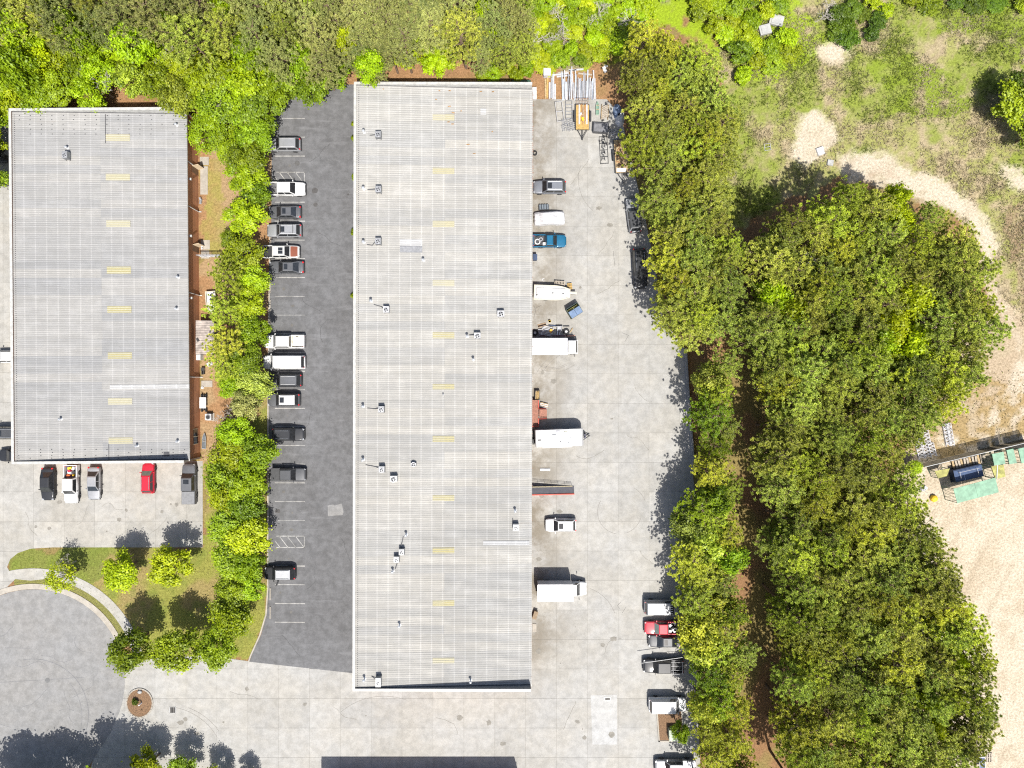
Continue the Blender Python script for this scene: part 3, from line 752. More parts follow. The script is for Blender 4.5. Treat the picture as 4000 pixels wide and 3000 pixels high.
def wheels(t, xs, hw, r=.33, w=.22):
    tm, rm = wheel_mesh(r, w)
    for x in xs:
        for s_ in (-1, 1):
            o = obj('wheel', tm, t); o.location = (x, s_*(hw - w*.45), r)
            obj('rim', rm, o)

def lerp(a, b_, t): return tuple(p + (q-p)*t for p, q in zip(a, b_))
def pane(name, c, u0, u1, v0, v1, mat, t, off=.012):
    """c: bottom-left, bottom-right, top-right, top-left seen from outside"""
    g_ = lambda u, v: lerp(lerp(c[0], c[1], u), lerp(c[3], c[2], u), v)
    return MB().slab([g_(u0, v0), g_(u1, v0), g_(u1, v1), g_(u0, v1)], off).build(name, mat, t)

def body_loft(stations, hw, z0):
    rings = []
    for x, k, zs in stations:
        h = hw*k
        half = [(h*.9, z0), (h, z0+.22), (h*1.0, zs-.16), (h*.955, zs-.045), (h*.84, zs), (h*.42, zs+.03)]
        rings.append([(x, y, z) for y, z in half] + [(x, 0, zs+.036)] + [(x, -y, z) for y, z in half[::-1]])
    return MB().loft(rings)
def cap_panel(name, stations, hw, x0, x1, mat, t, wide=.8, lift=.012):
    """bonnet or boot lid lying on the loft"""
    def zs(x):
        for a, b_ in zip(stations, stations[1:]):
            if min(a[0], b_[0]) <= x <= max(a[0], b_[0]):
                u = (x-a[0])/(b_[0]-a[0]); return a[1]+(b_[1]-a[1])*u, a[2]+(b_[2]-a[2])*u
        return stations[-1][1:]
    mb = MB(); n = 5
    for i in range(n+1):
        x = x0 + (x1-x0)*i/n; k, z = zs(x); h = hw*k*wide
        mb.v += [(x, y*h, z + lift + .036*(1-(y*wide/.84)**2)) for y in (-1, -.5, 0, .5, 1)]
    mb.f = [(i*5+j, i*5+j+5, i*5+j+6, i*5+j+1) if x1 < x0 else (i*5+j, i*5+j+1, i*5+j+6, i*5+j+5) for i in range(n) for j in range(4)]
    mb.f = [f[::-1] for f in mb.f]
    return mb.build(name, mat, t, True)

def cabin(t, pm, hw, zb, zr, xr0, xr1, xf1, xf0, gl=GLASS, split=(.06, .5, .54, .94), rear_gl=True, side='2', inset=.7, roofmat=None):
    """greenhouse: rear base/top x, front top/base x, with panes"""
    b_, m_, r_ = hw*.93, hw*inset, hw*(inset-.09)
    base = [(xr0, -b_, zb), (xf0, -b_, zb), (xf0, b_, zb), (xr0, b_, zb)]
    midz = zr-.05
    mid_ = [(xr1, -m_, midz), (xf1, -m_, midz), (xf1, m_, midz), (xr1, m_, midz)]
    top = [(xr1+.1, -r_, zr), (xf1-.1, -r_, zr), (xf1-.1, r_, zr), (xr1+.1, r_, zr)]
    MB().loft([base, mid_]).build('cabin_frame', pm, t)
    MB().loft([mid_, top]).build('roof', roofmat or pm, t)
    fr = [base[1], base[2], mid_[2], mid_[1]]; rr_ = [base[3], base[0], mid_[0], mid_[3]]
    pane('windshield', fr, .05, .95, .08, .95, gl, t)
    if rear_gl: pane('rear_window', rr_, .07, .93, .12, .93, GLASS, t)
    rt = [base[0], base[1], mid_[1], mid_[0]]; lf = [base[2], base[3], mid_[3], mid_[2]]
    if side == '2':
        for u0, u1 in (split[:2], split[2:]):
            pane('side_window', rt, u0, u1, .14, .92, GLASS, t); pane('side_window', lf, 1-u1, 1-u0, .14, .92, GLASS, t)
    elif side == '1':
        u0, u1 = split[:2]; pane('side_window', rt, u0, u1, .14, .92, GLASS, t); pane('side_window', lf, 1-u1, 1-u0, .14, .92, GLASS, t)

def finish(t, hw, L, xm, zm, zh, zt, pm, mirrors=True, tail_w=.22):
    if mirrors:
        for s_ in (-1, 1): MB().box(xm, s_*(hw+.1), zm, .12, .22, .14, s_*12).build('mirror', pm, t)
    for s_ in (-1, 1):
        MB().box(L/2-.19, s_*hw*.71, zh, .3, .34, .1, s_*-28, top=(.7,.8)).build('headlight', HEADL, t)
        MB().box(-L/2+.1, s_*hw*.76, zt, .2, tail_w, .2, s_*22).build('taillight', TAIL, t)
    MB().box(L/2-.02, 0, zh-.1, .07, hw*1.05, .16).build('grille', BLACK, t)
    for x in (L/2-.06, -L/2+.06): MB().box(x, 0, .38, .16, hw*1.72, .16).build('bumper', BLACK, t)

def place(name, px, py, head, label, cat, group, zp=.55):
    return thing(name, (*P(px, py, zp), .026), head, label, cat, group)

def sedan(px, py, head, col, label, group, L=4.8, W=1.84, roofh=1.45, sunroof=False, gl=GLASS):
    t = place('sedan', px, py, head, label, 'car', group); hw = W/2; pm = PAINTS[col]; h = L/2
    st_ = [(-h, .76, .80), (-h+.1, .88, .90), (-h+.35, .965, .94), (-h+.9, 1, .95), (-.3, 1, .93), (.75, 1, .92), (h-1.0, .995, .86), (h-.45, .95, .80), (h-.14, .85, .73), (h, .68, .64)]
    body_loft(st_, hw, .22).build('body', pm, t, True)
    cabin(t, pm, hw, .90, roofh, -1.85*L/4.8, -1.05, .35, 1.15, gl, inset=.68)
    cap_panel('bonnet', st_, hw, 1.2, h-.3, pm, t); cap_panel('boot_lid', st_, hw, -h+.2, -1.88*L/4.8, pm, t)
    if sunroof: MB().box(-.1, 0, roofh+.004, .5, .8, .012).build('sunroof', GLASS, t)
    wheels(t, (-h+.95, h-.93), hw, .32); finish(t, hw, L, .75, .98, .70, .82, pm); return t

def suv(px, py, head, col, label, group, L=4.75, W=1.92, roofh=1.75, rails=True, sunroof=False, cross=0, gl=GLASS, roofcol=None, railmat=None, name='suv'):
    t = place(name, px, py, head, label, 'car', group); hw = W/2; pm = PAINTS[col]; h = L/2
    st_ = [(-h, .86, .88), (-h+.08, .94, 1.0), (-h+.35, .985, 1.06), (-.3, 1, 1.06), (.8, 1, 1.05), (h-.9, .995, 1.0), (h-.38, .955, .94), (h-.12, .86, .86), (h, .72, .76)]
    body_loft(st_, hw, .26).build('body', pm, t, True)
    cabin(t, pm, hw, 1.03, roofh, -h+.12, -h+.52, .42, 1.1, gl, inset=.74, roofmat=PAINTS[roofcol] if roofcol else None)
    cap_panel('bonnet', st_, hw, 1.18, h-.28, pm, t)
    rm = railmat or M('rail_alu', (.5,.5,.5), .35, .7)
    if rails:
        for s_ in (-1, 1): MB().tube((-h+.7, s_*hw*.6, roofh+.06), (.25, s_*hw*.6, roofh+.06), .025, n=6).build('roof_rail', rm, t)
    for i in range(cross): MB().box(-h+.95 + i*(h-.7)/max(1, cross-1), 0, roofh+.08, .07, hw*1.25, .03).build('cross_bar', BLACK, t)
    if sunroof: MB().box(-.0, 0, roofh+.004, .62, .8, .012).build('sunroof', GLASS, t)
    wheels(t, (-h+.92, h-.92), hw, .36, .24); finish(t, hw, L, .82, 1.12, .84, .98, pm, tail_w=.16); return t

def pickup(px, py, head, col, label, group, L=5.6, W=1.96, roofh=1.85, bed=1.9, bedcol=None, cover=None, hood=None, sunroof=0, gl=GLASS, deep=True, crew=True):
    t = place('pickup_truck', px, py, head, label, 'pickup truck', group); hw = W/2; pm = PAINTS[col]; h = L/2
    xb = -h + bed
    st_ = [(xb, 1, 1.05), (.4, 1, 1.05), (h-1.45, 1, 1.05), (h-.9, .995, 1.02), (h-.35, .965, .97), (h-.1, .9, .9), (h, .8, .8)]
    body_loft(st_, hw, .34).build('body', pm, t, True)
    xf0 = h-1.35; xf1 = xf0-.62
    cabin(t, pm, hw, 1.03, roofh, xb+.02, xb+.16, xf1, xf0, gl, side='2' if crew else '1', split=(.06,.46,.5,.93) if crew else (.1,.92), inset=.76)
    cap_panel('bonnet', st_, hw, xf0+.08, h-.25, PAINTS[hood] if hood else pm, t, wide=.82, lift=.014)
    bm = bedcol or BLACK
    MB().box((xb-h)/2, 0, .66, bed-.04, W-.28, .06).build('bed_floor', bm, t)
    for s_ in (-1, 1): MB().box((xb-h)/2, s_*(hw-.07), .74, bed, .14, .74, top=(1,.8)).build('bed_side', pm, t)
    MB().box(-h+.05, 0, .78, .1, W-.3, .66).build('tailgate', pm, t)
    MB().box(xb-.06, 0, .78, .06, W-.3, .66).build('bed_front', bm, t)
    if cover: MB().box((xb-h)/2, 0, 1.13, bed-.1, W-.18, .03).build('bed_cover', cover, t)
    for i in range(sunroof): MB().box(xf1-.55, (-.24+.48*i) if sunroof > 1 else 0, roofh+.004, .66, .44 if sunroof > 1 else .8, .012).build('sunroof', GLASS, t)
    wheels(t, (-h+1.15, h-.98), hw, .39, .26); finish(t, hw, L, xf0-.35, 1.18, .86, .95, pm, tail_w=.12); return t

def van(px, py, head, col, label, group, L=5.7, W=2.02, roofh=2.1, ribs=0, roofm=None, rear_dark=True):
    t = place('van', px, py, head, label, 'van', group); hw = W/2; pm = PAINTS[col]; h = L/2
    st_ = [(-h, .93, 1.05), (-h+.1, .975, 1.1), (0, 1, 1.1), (h-1.15, 1, 1.1), (h-.5, .97, 1.06), (h-.14, .9, .98), (h, .78, .86)]
    body_loft(st_, hw, .32).build('body', pm, t, True)
    cabin(t, pm, hw, 1.08, roofh, -h+.06, -h+.26, h-1.75, h-1.12, split=(.72,.94), side='1', inset=.86)
    cap_panel('bonnet', st_, hw, h-1.02, h-.2, pm, t)
    for i in range(ribs): MB().box(-.45, -hw*.62+i*hw*1.24/(ribs-1), roofh+.012, L*.62, .09, .025).build('roof_rib', roofm or pm, t)
    wheels(t, (-h+1.05, h-1.0), hw, .36, .24); finish(t, hw, L, h-1.3, 1.3, .86, 1.15, pm, tail_w=.1); return t

def box_truck(px, py, head, label, group, L=7.2, W=2.35, boxL=5.2, boxh=3.1, cabover=False):
    t = place('box_truck', px, py, head, label, 'box truck', group, zp=1.5); h = L/2; pm = PAINTS['white']
    xb = -h+boxL; hw = 1.02
    MB().box(-h+boxL/2, 0, (boxh+.95)/2, boxL, W, boxh-.95).build('cargo_box', pm, t)
    MB().box(-h+boxL/2, 0, boxh+.012, boxL-.16, W-.16, .03).build('box_roof', M('box_roof_white', (.46,.46,.46), .5), t)
    for i in range(7): MB().box(-h+boxL*(i+.7)/7.4, 0, boxh+.03, .05, W-.2, .03).build('roof_bow', M('bow_white', (.36,.36,.365), .5), t)
    edge = M('truck_edge', (.5,.5,.52), .4, .4)
    for s_ in (-1, 1): MB().box(-h+boxL/2, s_*(W/2-.04), boxh+.02, boxL+.02, .1, .05).build('edge_rail', edge, t)
    for x in (-h+.03, xb-.03): MB().box(x, 0, boxh+.0225, .1, W-.18, .05).build('edge_rail', edge, t)
    MB().box(0-.4, 0, .72, L*.8, .8, .25).build('chassis', BLACK, t)
    MB().box(-h-.04, 0, .9, .08, W*.92, .12).build('rear_bumper', BLACK, t)
    cl = h - xb
    if cabover:
        c0, c1 = xb+.14, h
        body = MB().loft([[(c0,-hw,.5),(c1,-hw*.97,.5),(c1,hw*.97,.5),(c0,hw,.5)], [(c0,-hw,1.4),(c1+.0,-hw*.97,1.35),(c1,hw*.97,1.35),(c0,hw,1.4)]]); body.build('cab', pm, t)
        cabin(t, pm, hw, 1.35, 2.3, c0, c0+.05, c1-.42, c1-.06, side='1', split=(.3,.9), inset=.86, rear_gl=False)
    else:
        st_ = [(xb+.12, 1, 1.2), (h-1.1, 1, 1.2), (h-.5, .96, 1.12), (h-.12, .86, 1.02), (h, .74, .9)]
        body_loft(st_, hw, .45).build('cab', pm, t, True)
        cabin(t, pm, hw, 1.17, 2.05, xb+.12, xb+.18, xb+.62, h-.98, side='1', split=(.3,.9), inset=.8, rear_gl=False)
        cap_panel('bonnet', st_, hw, h-.9, h-.2, pm, t)
    wheels(t, (-h+1.5, h-(.7 if cabover else .95)), hw+.02, .4, .3)
    for s_ in (-1, 1):
        MB().box(h-(.55 if cabover else 1.15), s_*(hw+.3), 1.55, .08, .2, .4).tube((h-(.55 if cabover else 1.15), s_*hw, 1.5), (h-(.55 if cabover else 1.15), s_*(hw+.3), 1.5), .025, n=5).build('mirror', BLACK, t)
        MB().box(h-.1, s_*hw*.7, .85, .2, .3, .16).build('headlight', HEADL, t)
    return t

GA = 'vehicles in the asphalt parking bays'
suv(1111, 567, 180, 'silver', 'silver estate car at the top end of the asphalt bays, nose under the trees', GA, L=4.9)
pickup(1116, 740, 0, 'white', 'white pickup with dark empty bed backed in beside the upper hatched bay', GA, L=5.9, bedcol=M('bed_liner_grey', (.1,.1,.105), .7))
sedan(1114, 830, 180, 'grey', 'grey sedan with sunroof, between the white pickup and a silver roof-racked car', GA, sunroof=True, L=4.75)
suv(1113, 902, 180, 'silver', 'silver off-roader with black roof cross bars and one bright red tail lamp', GA, sunroof=True, cross=2, L=5.0)
pickup(1102, 985, 0, 'offwhite', 'white pickup with rust-red ribbed bonnet and twin black roof panels', GA, L=5.3, bed=1.4, hood='rust', sunroof=2, bedcol=BLACK, W=1.85, roofh=1.75)
sedan(1121, 1045, 180, 'grey', 'dark silver sedan with black sunroof, last of the upper run of bays', GA, L=5.1, sunroof=True)
pickup(1114, 1335, 180, 'white', 'white pickup with pale plywood in its open bed, parked above the white van', GA, L=5.9, bedcol=M('bed_ply', (.6,.55,.45), .8, var=.2), crew=False)
van(1113, 1415, 180, 'white', 'long white passenger van nosed into the hedge beside the asphalt', GA, L=6.1)
suv(1114, 1486, 180, 'darkgrey', 'dark grey minivan parked just below the white van', GA, L=5.0, rails=True, roofcol='grey')
suv(1111, 1562, 180, 'grey', 'grey compact car with white roof and red tail lamps, two below the white van', GA, L=4.7, sunroof=True, roofcol='white')
suv(1129, 1696, 0, 'black', 'black roof-railed car backed in alone below the white-roofed car', GA, L=4.65)
pickup(1130, 1852, 0, 'darkgrey', 'dark grey pickup with ribbed bed cover facing the long building', GA, L=5.0, bed=1.3, cover=M('tonneau', (.04,.041,.043), .7), roofh=1.75, W=1.9)
t13 = suv(1096, 2237, 180, 'black', 'black car with pale roof and its driver door wide open', GA, L=4.5, roofcol='silver', rails=True)
MB().box(.35, 1.35, .8, .08, .95, .75, -20).build('open_door', PAINTS['black'], t13)
GW = 'cars parked in front of the grey warehouse'
sedan(190, 1890, -90, 'black', 'black crossover, leftmost of the cars below the grey warehouse', GW, L=4.75, W=1.9, roofh=1.6)
pk2 = pickup(283, 1890, -90, 'white', 'white pickup with a bed full of colourful gear below the grey warehouse', GW, L=5.6, bed=1.75, crew=False, bedcol=M('bed_purple', (.06,.05,.08), .7))
sedan(370, 1887, -90, 'silver', 'silver sedan right of the loaded white pickup', GW, L=4.8)
suv(583, 1866, 90, 'red', 'bright red car with pale windshield, the only red one by the grey warehouse', GW, L=4.5, W=1.75, roofh=1.7, gl=GLASS_L)
pickup(742, 1889, 90, 'grey', 'grey pickup with closed bed cover at the corner of the brick warehouse', GW, L=5.9, cover=M('tonneau_grey', (.15,.152,.158), .6), sunroof=1)
GS = 'cars half hidden west of the grey warehouse'
suv(20, 610, 0, 'black', 'black car at the left edge, topmost beside the grey warehouse', GS, L=4.9)
sedan(28, 1392, 180, 'white', 'white sedan at the left edge half hidden by the grey warehouse', GS)
suv(20, 1690, 180, 'darkgrey', 'dark car with sunroof at the left edge near the grey warehouse corner', GS, sunroof=True, L=4.9)
sedan(62, 1778, 180, 'black', 'black car poking out at the lower left corner of the grey warehouse', GS)
GY_ = 'vehicles standing along the yard side of the long warehouse'
suv(2146, 733, 180, 'steel', 'steel grey roof-railed car with blue sunroof, first along the yard side', GY_, L=4.8, sunroof=True)
pk3 = pickup(2146, 943, 0, 'blue', 'teal blue pickup with hose and junk in its bed', GY_, L=4.9, bed=1.85, crew=False, W=1.85, roofh=1.65, bedcol=M('bed_old', (.05,.05,.055), .8))
box_truck(2168, 1355, 0, 'white flat-nosed box truck beside the scrap heap', GY_, L=6.7, boxL=5.05, boxh=2.9, cabover=True)
suv(2190, 2050, 180, 'white', 'white car with dark sunroof alone on the yard above the lower box truck', GY_, L=4.5, sunroof=True, rails=False, roofh=1.62)
box_truck(2196, 2303, 0, 'white box truck with bonnet, the lower of the two box trucks', GY_, L=7.2, boxL=5.05, boxh=3.2)
GE = 'vehicles parked along the eastern tree line'
van(2587, 2368, 0, 'silver', 'silver cargo van with ribbed roof half under the trees', GE, L=5.4, roofh=2.0, ribs=5, roofm=PAINTS['white'])
pk4 = pickup(2588, 2449, 180, 'coral', 'red pickup with scrap in its bed under the eastern trees', GE, L=5.4, bed=2.0, crew=False, W=1.88, roofh=1.7, gl=GLASS_L)
sedan(2594, 2502, 180, 'darkgrey', 'dark car between the red pickup and the black racked truck', GE, L=4.7, sunroof=True)
pk5 = pickup(2590, 2598, 180, 'black', 'black pickup with a silver rack and a white pole across it', GE, L=5.9)
van(2606, 2748, 0, 'white', 'white van backed up to the yard with its nose in the trees', GE, L=5.5, roofh=2.05)
pickup(2636, 2990, 180, 'silver', 'silver pickup with white bed cover cut off by the bottom edge', GE, L=5.9, cover=M('tonneau_white', (.44,.44,.46), .5))
suv(2474, 843, 97, 'silver', 'silver car with dark roof half hidden by the upper eastern trees', GE, L=5.0, roofcol='darkgrey', rails=False, roofh=1.55)
suv(2497, 1050, -87, 'black', 'long black off-roader parked lengthways under the eastern trees', GE, L=5.8, W=2.02, roofh=1.9, cross=3, railmat=RIM)
# rack and pole on the black pickup
rk = MB()
for x in (-2.6, -1.2): rk.tube((x, -.85, 1.1), (x, -.85, 1.75), .03).tube((x, .85, 1.1), (x, .85, 1.75), .03).tube((x, -.85, 1.75), (x, .85, 1.75), .03)
for y in (-.85, -.3, .3, .85): rk.tube((-2.8, y, 1.77), (-.9, y, 1.77), .025)
rk.build('ladder_rack', RIM, pk5)
solo('pole', MB().tube((-3.0,0,0), (3.0,0,0), .045, n=8), WHITE, 2585, 2578, 'thin white pole laid across the black pickup and its rack', 'pole', rz=8, z=2.02, zp=1.9)
# covered car
t = place('covered_car', 2147, 853, 3, 'car shrouded in a wrinkled white cover beside the warehouse wall', 'car', GY_)
cv = MB(); rings = []
rnd = random.Random(3)
for x, k, z in ((-2.25,.8,.75),(-2.15,.92,.95),(-1.5,1,1.05),(-1.0,.97,1.38),(-.2,.95,1.48),(.5,.95,1.42),(1.1,1,1.1),(1.8,.98,.98),(2.1,.9,.85),(2.2,.8,.6)):
    h = .95*k; ring_ = [(h*1.06,.08),(h*1.02,.5),(h*.98,z*.72),(h*.72,z*.97),(h*.35,z+.02),(0,z+.03)]
    ring_ = ring_ + [(-y, zz) for y, zz in ring_[:-1][::-1]]
    rings.append([(x + rnd.uniform(-.05,.05), y*(1+rnd.uniform(-.04,.04)), zz*(1+rnd.uniform(-.045,.045))) for y, zz in ring_])
cv.loft(rings).build('cover', M('tarp_white', (.4,.4,.41), .55, var=.1, scale=4), t)
wheels(t, (-1.4, 1.35), .9, .31)
# travel trailer
t = place('travel_trailer', 2186, 1708, 2, 'white travel trailer with roof vents and gas bottles on its tongue', 'trailer', GY_, zp=1.4)
Wt = M('trailer_white', (.42,.42,.425), .45, var=.04)
prof = [(-3.55,.5),(-3.6,2.6),(-3.45,2.85),(2.6,2.85),(3.1,2.55),(3.4,1.9),(3.45,1.2),(3.3,.5)]
MB().loft([[(x, -1.22, z) for x, z in prof][::-1], [(x, 1.22, z) for x, z in prof][::-1]]).build('shell', Wt, t)
MB().box(-.45, 0, 2.865, 5.9, 2.3, .03).build('roof_skin', M('trailer_roof', (.44,.44,.44), .6, var=.03), t)
grv = M('vent_grey', (.3,.3,.32), .5)
for x, y, sx, sy, h_, mm in ((-3.0,-.2,.5,.16,.06,BLACK), (-.85,.25,.62,.6,.16,Wt), (.75,.75,.5,.35,.14,M('vent_cream',(.6,.58,.45),.6)), (-.3,.95,.55,.3,.07,grv), (-2.3,-.1,.4,.4,.1,Wt), (1.6,-.15,.45,.45,.1,Wt), (0.05,-.55,.14,.14,.12,BLACK), (1.2,-.75,.12,.12,.12,BLACK)):
    MB().box(x, y, 2.88+h_/2, sx, sy, h_, top=(.85,.85)).build('roof_vent', mm, t)
MB().tube((-2.6,-1.32,2.5), (1.7,-1.32,2.5), .08, n=8).build('awning_roll', Wt, t)
for x in (-1.9, .9): MB().box(x, 1.23, 1.7, .9, .03, .6).build('window', GLASS, t); MB().box(x, -1.23, 1.7, .9, .03, .6).build('window', GLASS, t)
MB().tube((3.3,-.7,.5), (4.4,0,.45), .06).tube((3.3,.7,.5), (4.4,0,.45), .06).build('tongue', BLACK, t)
for y in (-.18, .2): MB().tube((3.75,y,.5), (3.75,y,1.0), .16, .15, 10).tube((3.75,y,1.0), (3.75,y,1.06), .15, .06, 10).build('gas_bottle', M('bottle_dark', (.09,.09,.12), .4), t)
MB().box(4.4, 0, .55, .3, .16, .2).build('hitch', BLACK, t)
wheels(t, (-.75, .15), 1.2, .34, .22)
MB().box(-3.8, 0, .55, .3, 2.0, .16).tube((-3.85,-.5,.9), (-3.85,-.5,1.15), .32, .32, 12).build('rear_rack', BLACK, t)
# boats
def hull(t, L, W, H_, mat, inner, deck_z=None, z0=.5, blunt=.35):
    rings = []
    for u in np.linspace(0, 1, 9):
        x = -L/2 + L*u; k = 1 if u < .55 else 1-(1-blunt)*((u-.55)/.45)**2
        w = W/2*k
        rings.append([(x, w, z0+H_), (x, w*.86, z0+.28*H_), (x, 0, z0+.0+.4*H_*max(0, u-.7)), (x, -w*.86, z0+.28*H_), (x, -w, z0+H_)])
    mb = MB(); n = 5; k0 = 0
    for r in rings: mb.v += r
    for j in range(8):
        o = j*n; mb.f += [(o+i, o+n+i, o+n+i+1, o+i+1) for i in range(n-1)]
    mb.f += [(0,1,2,3,4), tuple(8*n+i for i in (4,3,2,1,0))]
    mb.build('hull', mat, t)
    g_ = MB(); dz = z0+H_ if deck_z is None else deck_z
    out = [(r[0][0], r[0][1]) for r in rings]; full = out + [(x, -y) for x, y in out[::-1]]
    inn = [(x*.93, y*.84) for x, y in full]
    m_ = len(full); kk = len(g_.v)
    g_.v += [(x, y, z0+H_) for x, y in full] + [(x, y, z0+H_+.05) for x, y in full] + [(x, y, z0+H_+.05) for x, y in inn] + [(x, y, z0+H_-.05) for x, y in inn]
    for a in range(3): g_.f += [(a*m_+i, a*m_+(i+1) % m_, (a+1)*m_+(i+1) % m_, (a+1)*m_+i) for i in range(m_)]
    g_.f = [f[::-1] for f in g_.f]
    g_.build('gunwale', mat, t)
    MB().quad(*[(x, y, dz) for x, y in inn[::-1]]).build('deck', inner, t)
cream = M('gel_cream', (.42,.395,.32), .4, var=.06); wht = M('gel_white', (.44,.44,.435), .45, var=.05)
t = place('motorboat', 2156, 1145, -2, 'white decked boat on its trailer with wooden pallets behind it', 'boat', GY_, zp=.9)
hull(t, 5.3, 2.2, .75, cream, wht, deck_z=1.235, blunt=.55)
MB().box(-.2, 0, 1.3, 4.3, 1.45, .14, top=(.95,.85)).build('deck_cover', wht, t)
MB().box(3.05, .05, 1.15, 1.1, .3, .1).build('bow_pulpit', cream, t)
for x, y in ((.1,-.05),(1.6,-.1),(-2.2,-.4)): MB().box(x, y, 1.4, .22, .12, .08).build('cleat', BLACK, t)
MB().box(0, 0, .42, 5.0, .12, .12).box(-1, 0, .42, .12, 1.9, .1).box(2.9, 0, .42, 1.2, .1, .1).build('trailer_frame', BLACK, t)
wheels(t, (-.9,), 1.02, .3, .2)
t = place('skiff', 824, 1180, -86, 'small cream open boat full of clutter behind the grey warehouse', 'boat', None, zp=.7)
hull(t, 3.2, 1.5, .5, cream, M('skiff_floor', (.5,.5,.46), .6), deck_z=.5, z0=.2, blunt=.45)
for x, y, r in ((-1.0,.15,.22),): MB().ring(x, y, r*.5, r, .52, .7, n=14).build('tyre', TYRE, t)
for x, y, c in ((-.4,.1,'plastic_black'),(-.1,-.2,'gel_white'),(.3,.25,'gel_white'),(-.2,.35,'paint_rust')): MB().box(x, y, .65, .35, .3, .25, 25).build('crate', MATS[c], t)
MB().box(.25, 0, .62, .3, 1.15, .06).build('bench', cream, t); MB().box(.95, 0, .62, .3, .9, .06).build('bench', cream, t)
NTH = ('first second third fourth fifth sixth seventh eighth ninth tenth eleventh twelfth thirteenth fourteenth fifteenth sixteenth seventeenth eighteenth nineteenth twentieth '
       'twenty-first twenty-second twenty-third twenty-fourth twenty-fifth twenty-sixth').split()
# ------------------------------------------------------------------ yard things
WOOD = M('wood_pale', (.33,.24,.13), .8, var=.25, scale=6); WOODY = M('wood_yellow', (.36,.235,.075), .75, var=.2, scale=6); WOODG = M('wood_grey', (.3,.26,.21), .85, var=.2, scale=6)
ORANGE_W = M('wood_red_stain', (.24,.105,.07), .7, var=.18, scale=5); REDP = M('rail_red', (.36,.045,.025), .5); GALV = M('galvanised', (.36,.365,.38), .4, .5); STEEL = M('steel_white', (.4,.4,.415), .45, .1)
STEEL_B = M('steel_bluegrey', (.42,.46,.52), .45, .2); IRON = M('iron_black', (.028,.028,.03), .6); PLAST_W = M('plastic_white', (.46,.46,.465), .45); YEL = M('plastic_yellow', (.6,.4,.02), .5)
GREENT = M('tin_green', (.16,.275,.19), .5, var=.14, scale=1.5); GREEN_F = M('frame_green', (.06,.16,.11), .5); NAVY = M('tarp_navy', (.015,.03,.07), .6); OLIVE = M('tin_olive', (.26,.25,.07), .6, var=.25, scale=1.5)
def utility_trailer(px, py, head, L, W, label, deckm, ramp=True):
    t = place('utility_trailer', px, py, head, label, 'trailer', None, zp=.6); n = max(6, int(W/.2))
    MB().box(0, -W/2, .55, L, .07, .14).box(0, W/2, .55, L, .07, .14).box(-L/2, 0, .55, .07, W, .14).box(L/2, 0, .55, .07, W, .14).build('frame', IRON, t)
    for i in range(n): MB().box(0, -W/2+.06+(W-.12)*(i+.5)/n, .61, L-.1, (W-.12)/n-.012, .04).build('plank', deckm, t)
    MB().tube((L/2,-W*.35,.5), (L/2+1.25,0,.5), .05).tube((L/2,W*.35,.5), (L/2+1.25,0,.5), .05).tube((L/2,0,.5), (L/2+1.4,0,.5), .05).build('tongue', IRON, t)
    MB().box(L/2+1.35, 0, .5, .16, .12, .5).build('jack', IRON, t)
    for s_ in (-1, 1): MB().box(-.15, s_*(W/2+.16), .78, 1.5, .26, .05).build('fender', IRON, t)
    wheels(t, (-.5, .22), W/2+.3, .33, .2)
    if ramp:
        g_ = MB()
        for i in range(9): g_.tube((-L/2-.06, -W/2+.1+i*(W-.2)/8, .62), (-L/2-.7, -W/2+.1+i*(W-.2)/8, 1.15), .018, n=5)
        for k in (0, .5, 1): g_.tube((-L/2-.06-.64*k, -W/2+.1, .62+.53*k), (-L/2-.06-.64*k, W/2-.1, .62+.53*k), .025, n=5)
        g_.build('ramp_gate', M('mesh_brown', (.2,.13,.09), .8), t)
    return t
utility_trailer(2275, 458, -90, 3.7, 2.0, 'flat trailer with yellow plank deck loaded with long bits, near the beam pile', WOODY)
utility_trailer(2428, 610, -86, 4.9, 2.1, 'trailer with weathered plank deck under the edge of the eastern trees', WOOD, ramp=False)
for i, (x, y, L_, m_, lab) in enumerate(((2263,447,2.9,STEEL,'long white board on the left side of the yellow-decked trailer'), (2292,447,2.9,STEEL,'long white board on the right side of the yellow-decked trailer'))):
    solo('board', MB().box(0,0,.05,.22,L_,.1), m_, x, y, lab, 'board', z=.64)
g_ = 'odds and ends on the yellow-decked trailer'
for i in range(7): solo('rod', MB().tube((0,-1.25,.05),(0,1.25,.05),.035,n=6), WOODG if i % 2 else M('rod_rust',(.33,.15,.06),.8), 2271+i*2.7, 440+(i%3)*6, f'thin rod between the white boards on the yellow-decked trailer, {NTH[i]} from left', 'rod', g_, z=.64, rz=random.uniform(-2,2))
solo('toolbox', MB().box(0,0,.12,.35,.5,.24,12,top=(.9,.9)), YEL, 2276, 466, 'yellow box among the rods on the yellow-decked trailer', 'box', z=.64)
solo('bag', MB().box(0,0,.12,.45,.4,.24,30,top=(.6,.6)), PLAST_W, 2268, 445, 'white bag lying on the yellow-decked trailer', 'bag', z=.64)
solo('fender_plate', MB().box(0,0,.04,1.4,.55,.06), PLAST_W, 2427, 664, 'white plate across the front of the weathered trailer', 'plate', z=.64)
for i in range(9):
    solo('log', MB().tube((-.35,0,.09),(.35,0,.09),.09,.08,7), M('log_brown',(.28,.15,.07),.9,var=.3), 2418+random.uniform(-8,16), 560+i*10.5, f'brown offcut on the weathered trailer deck, {NTH[i]} from its top end', 'wood', 'offcuts on the weathered trailer', rz=random.uniform(-60,60), z=.64)
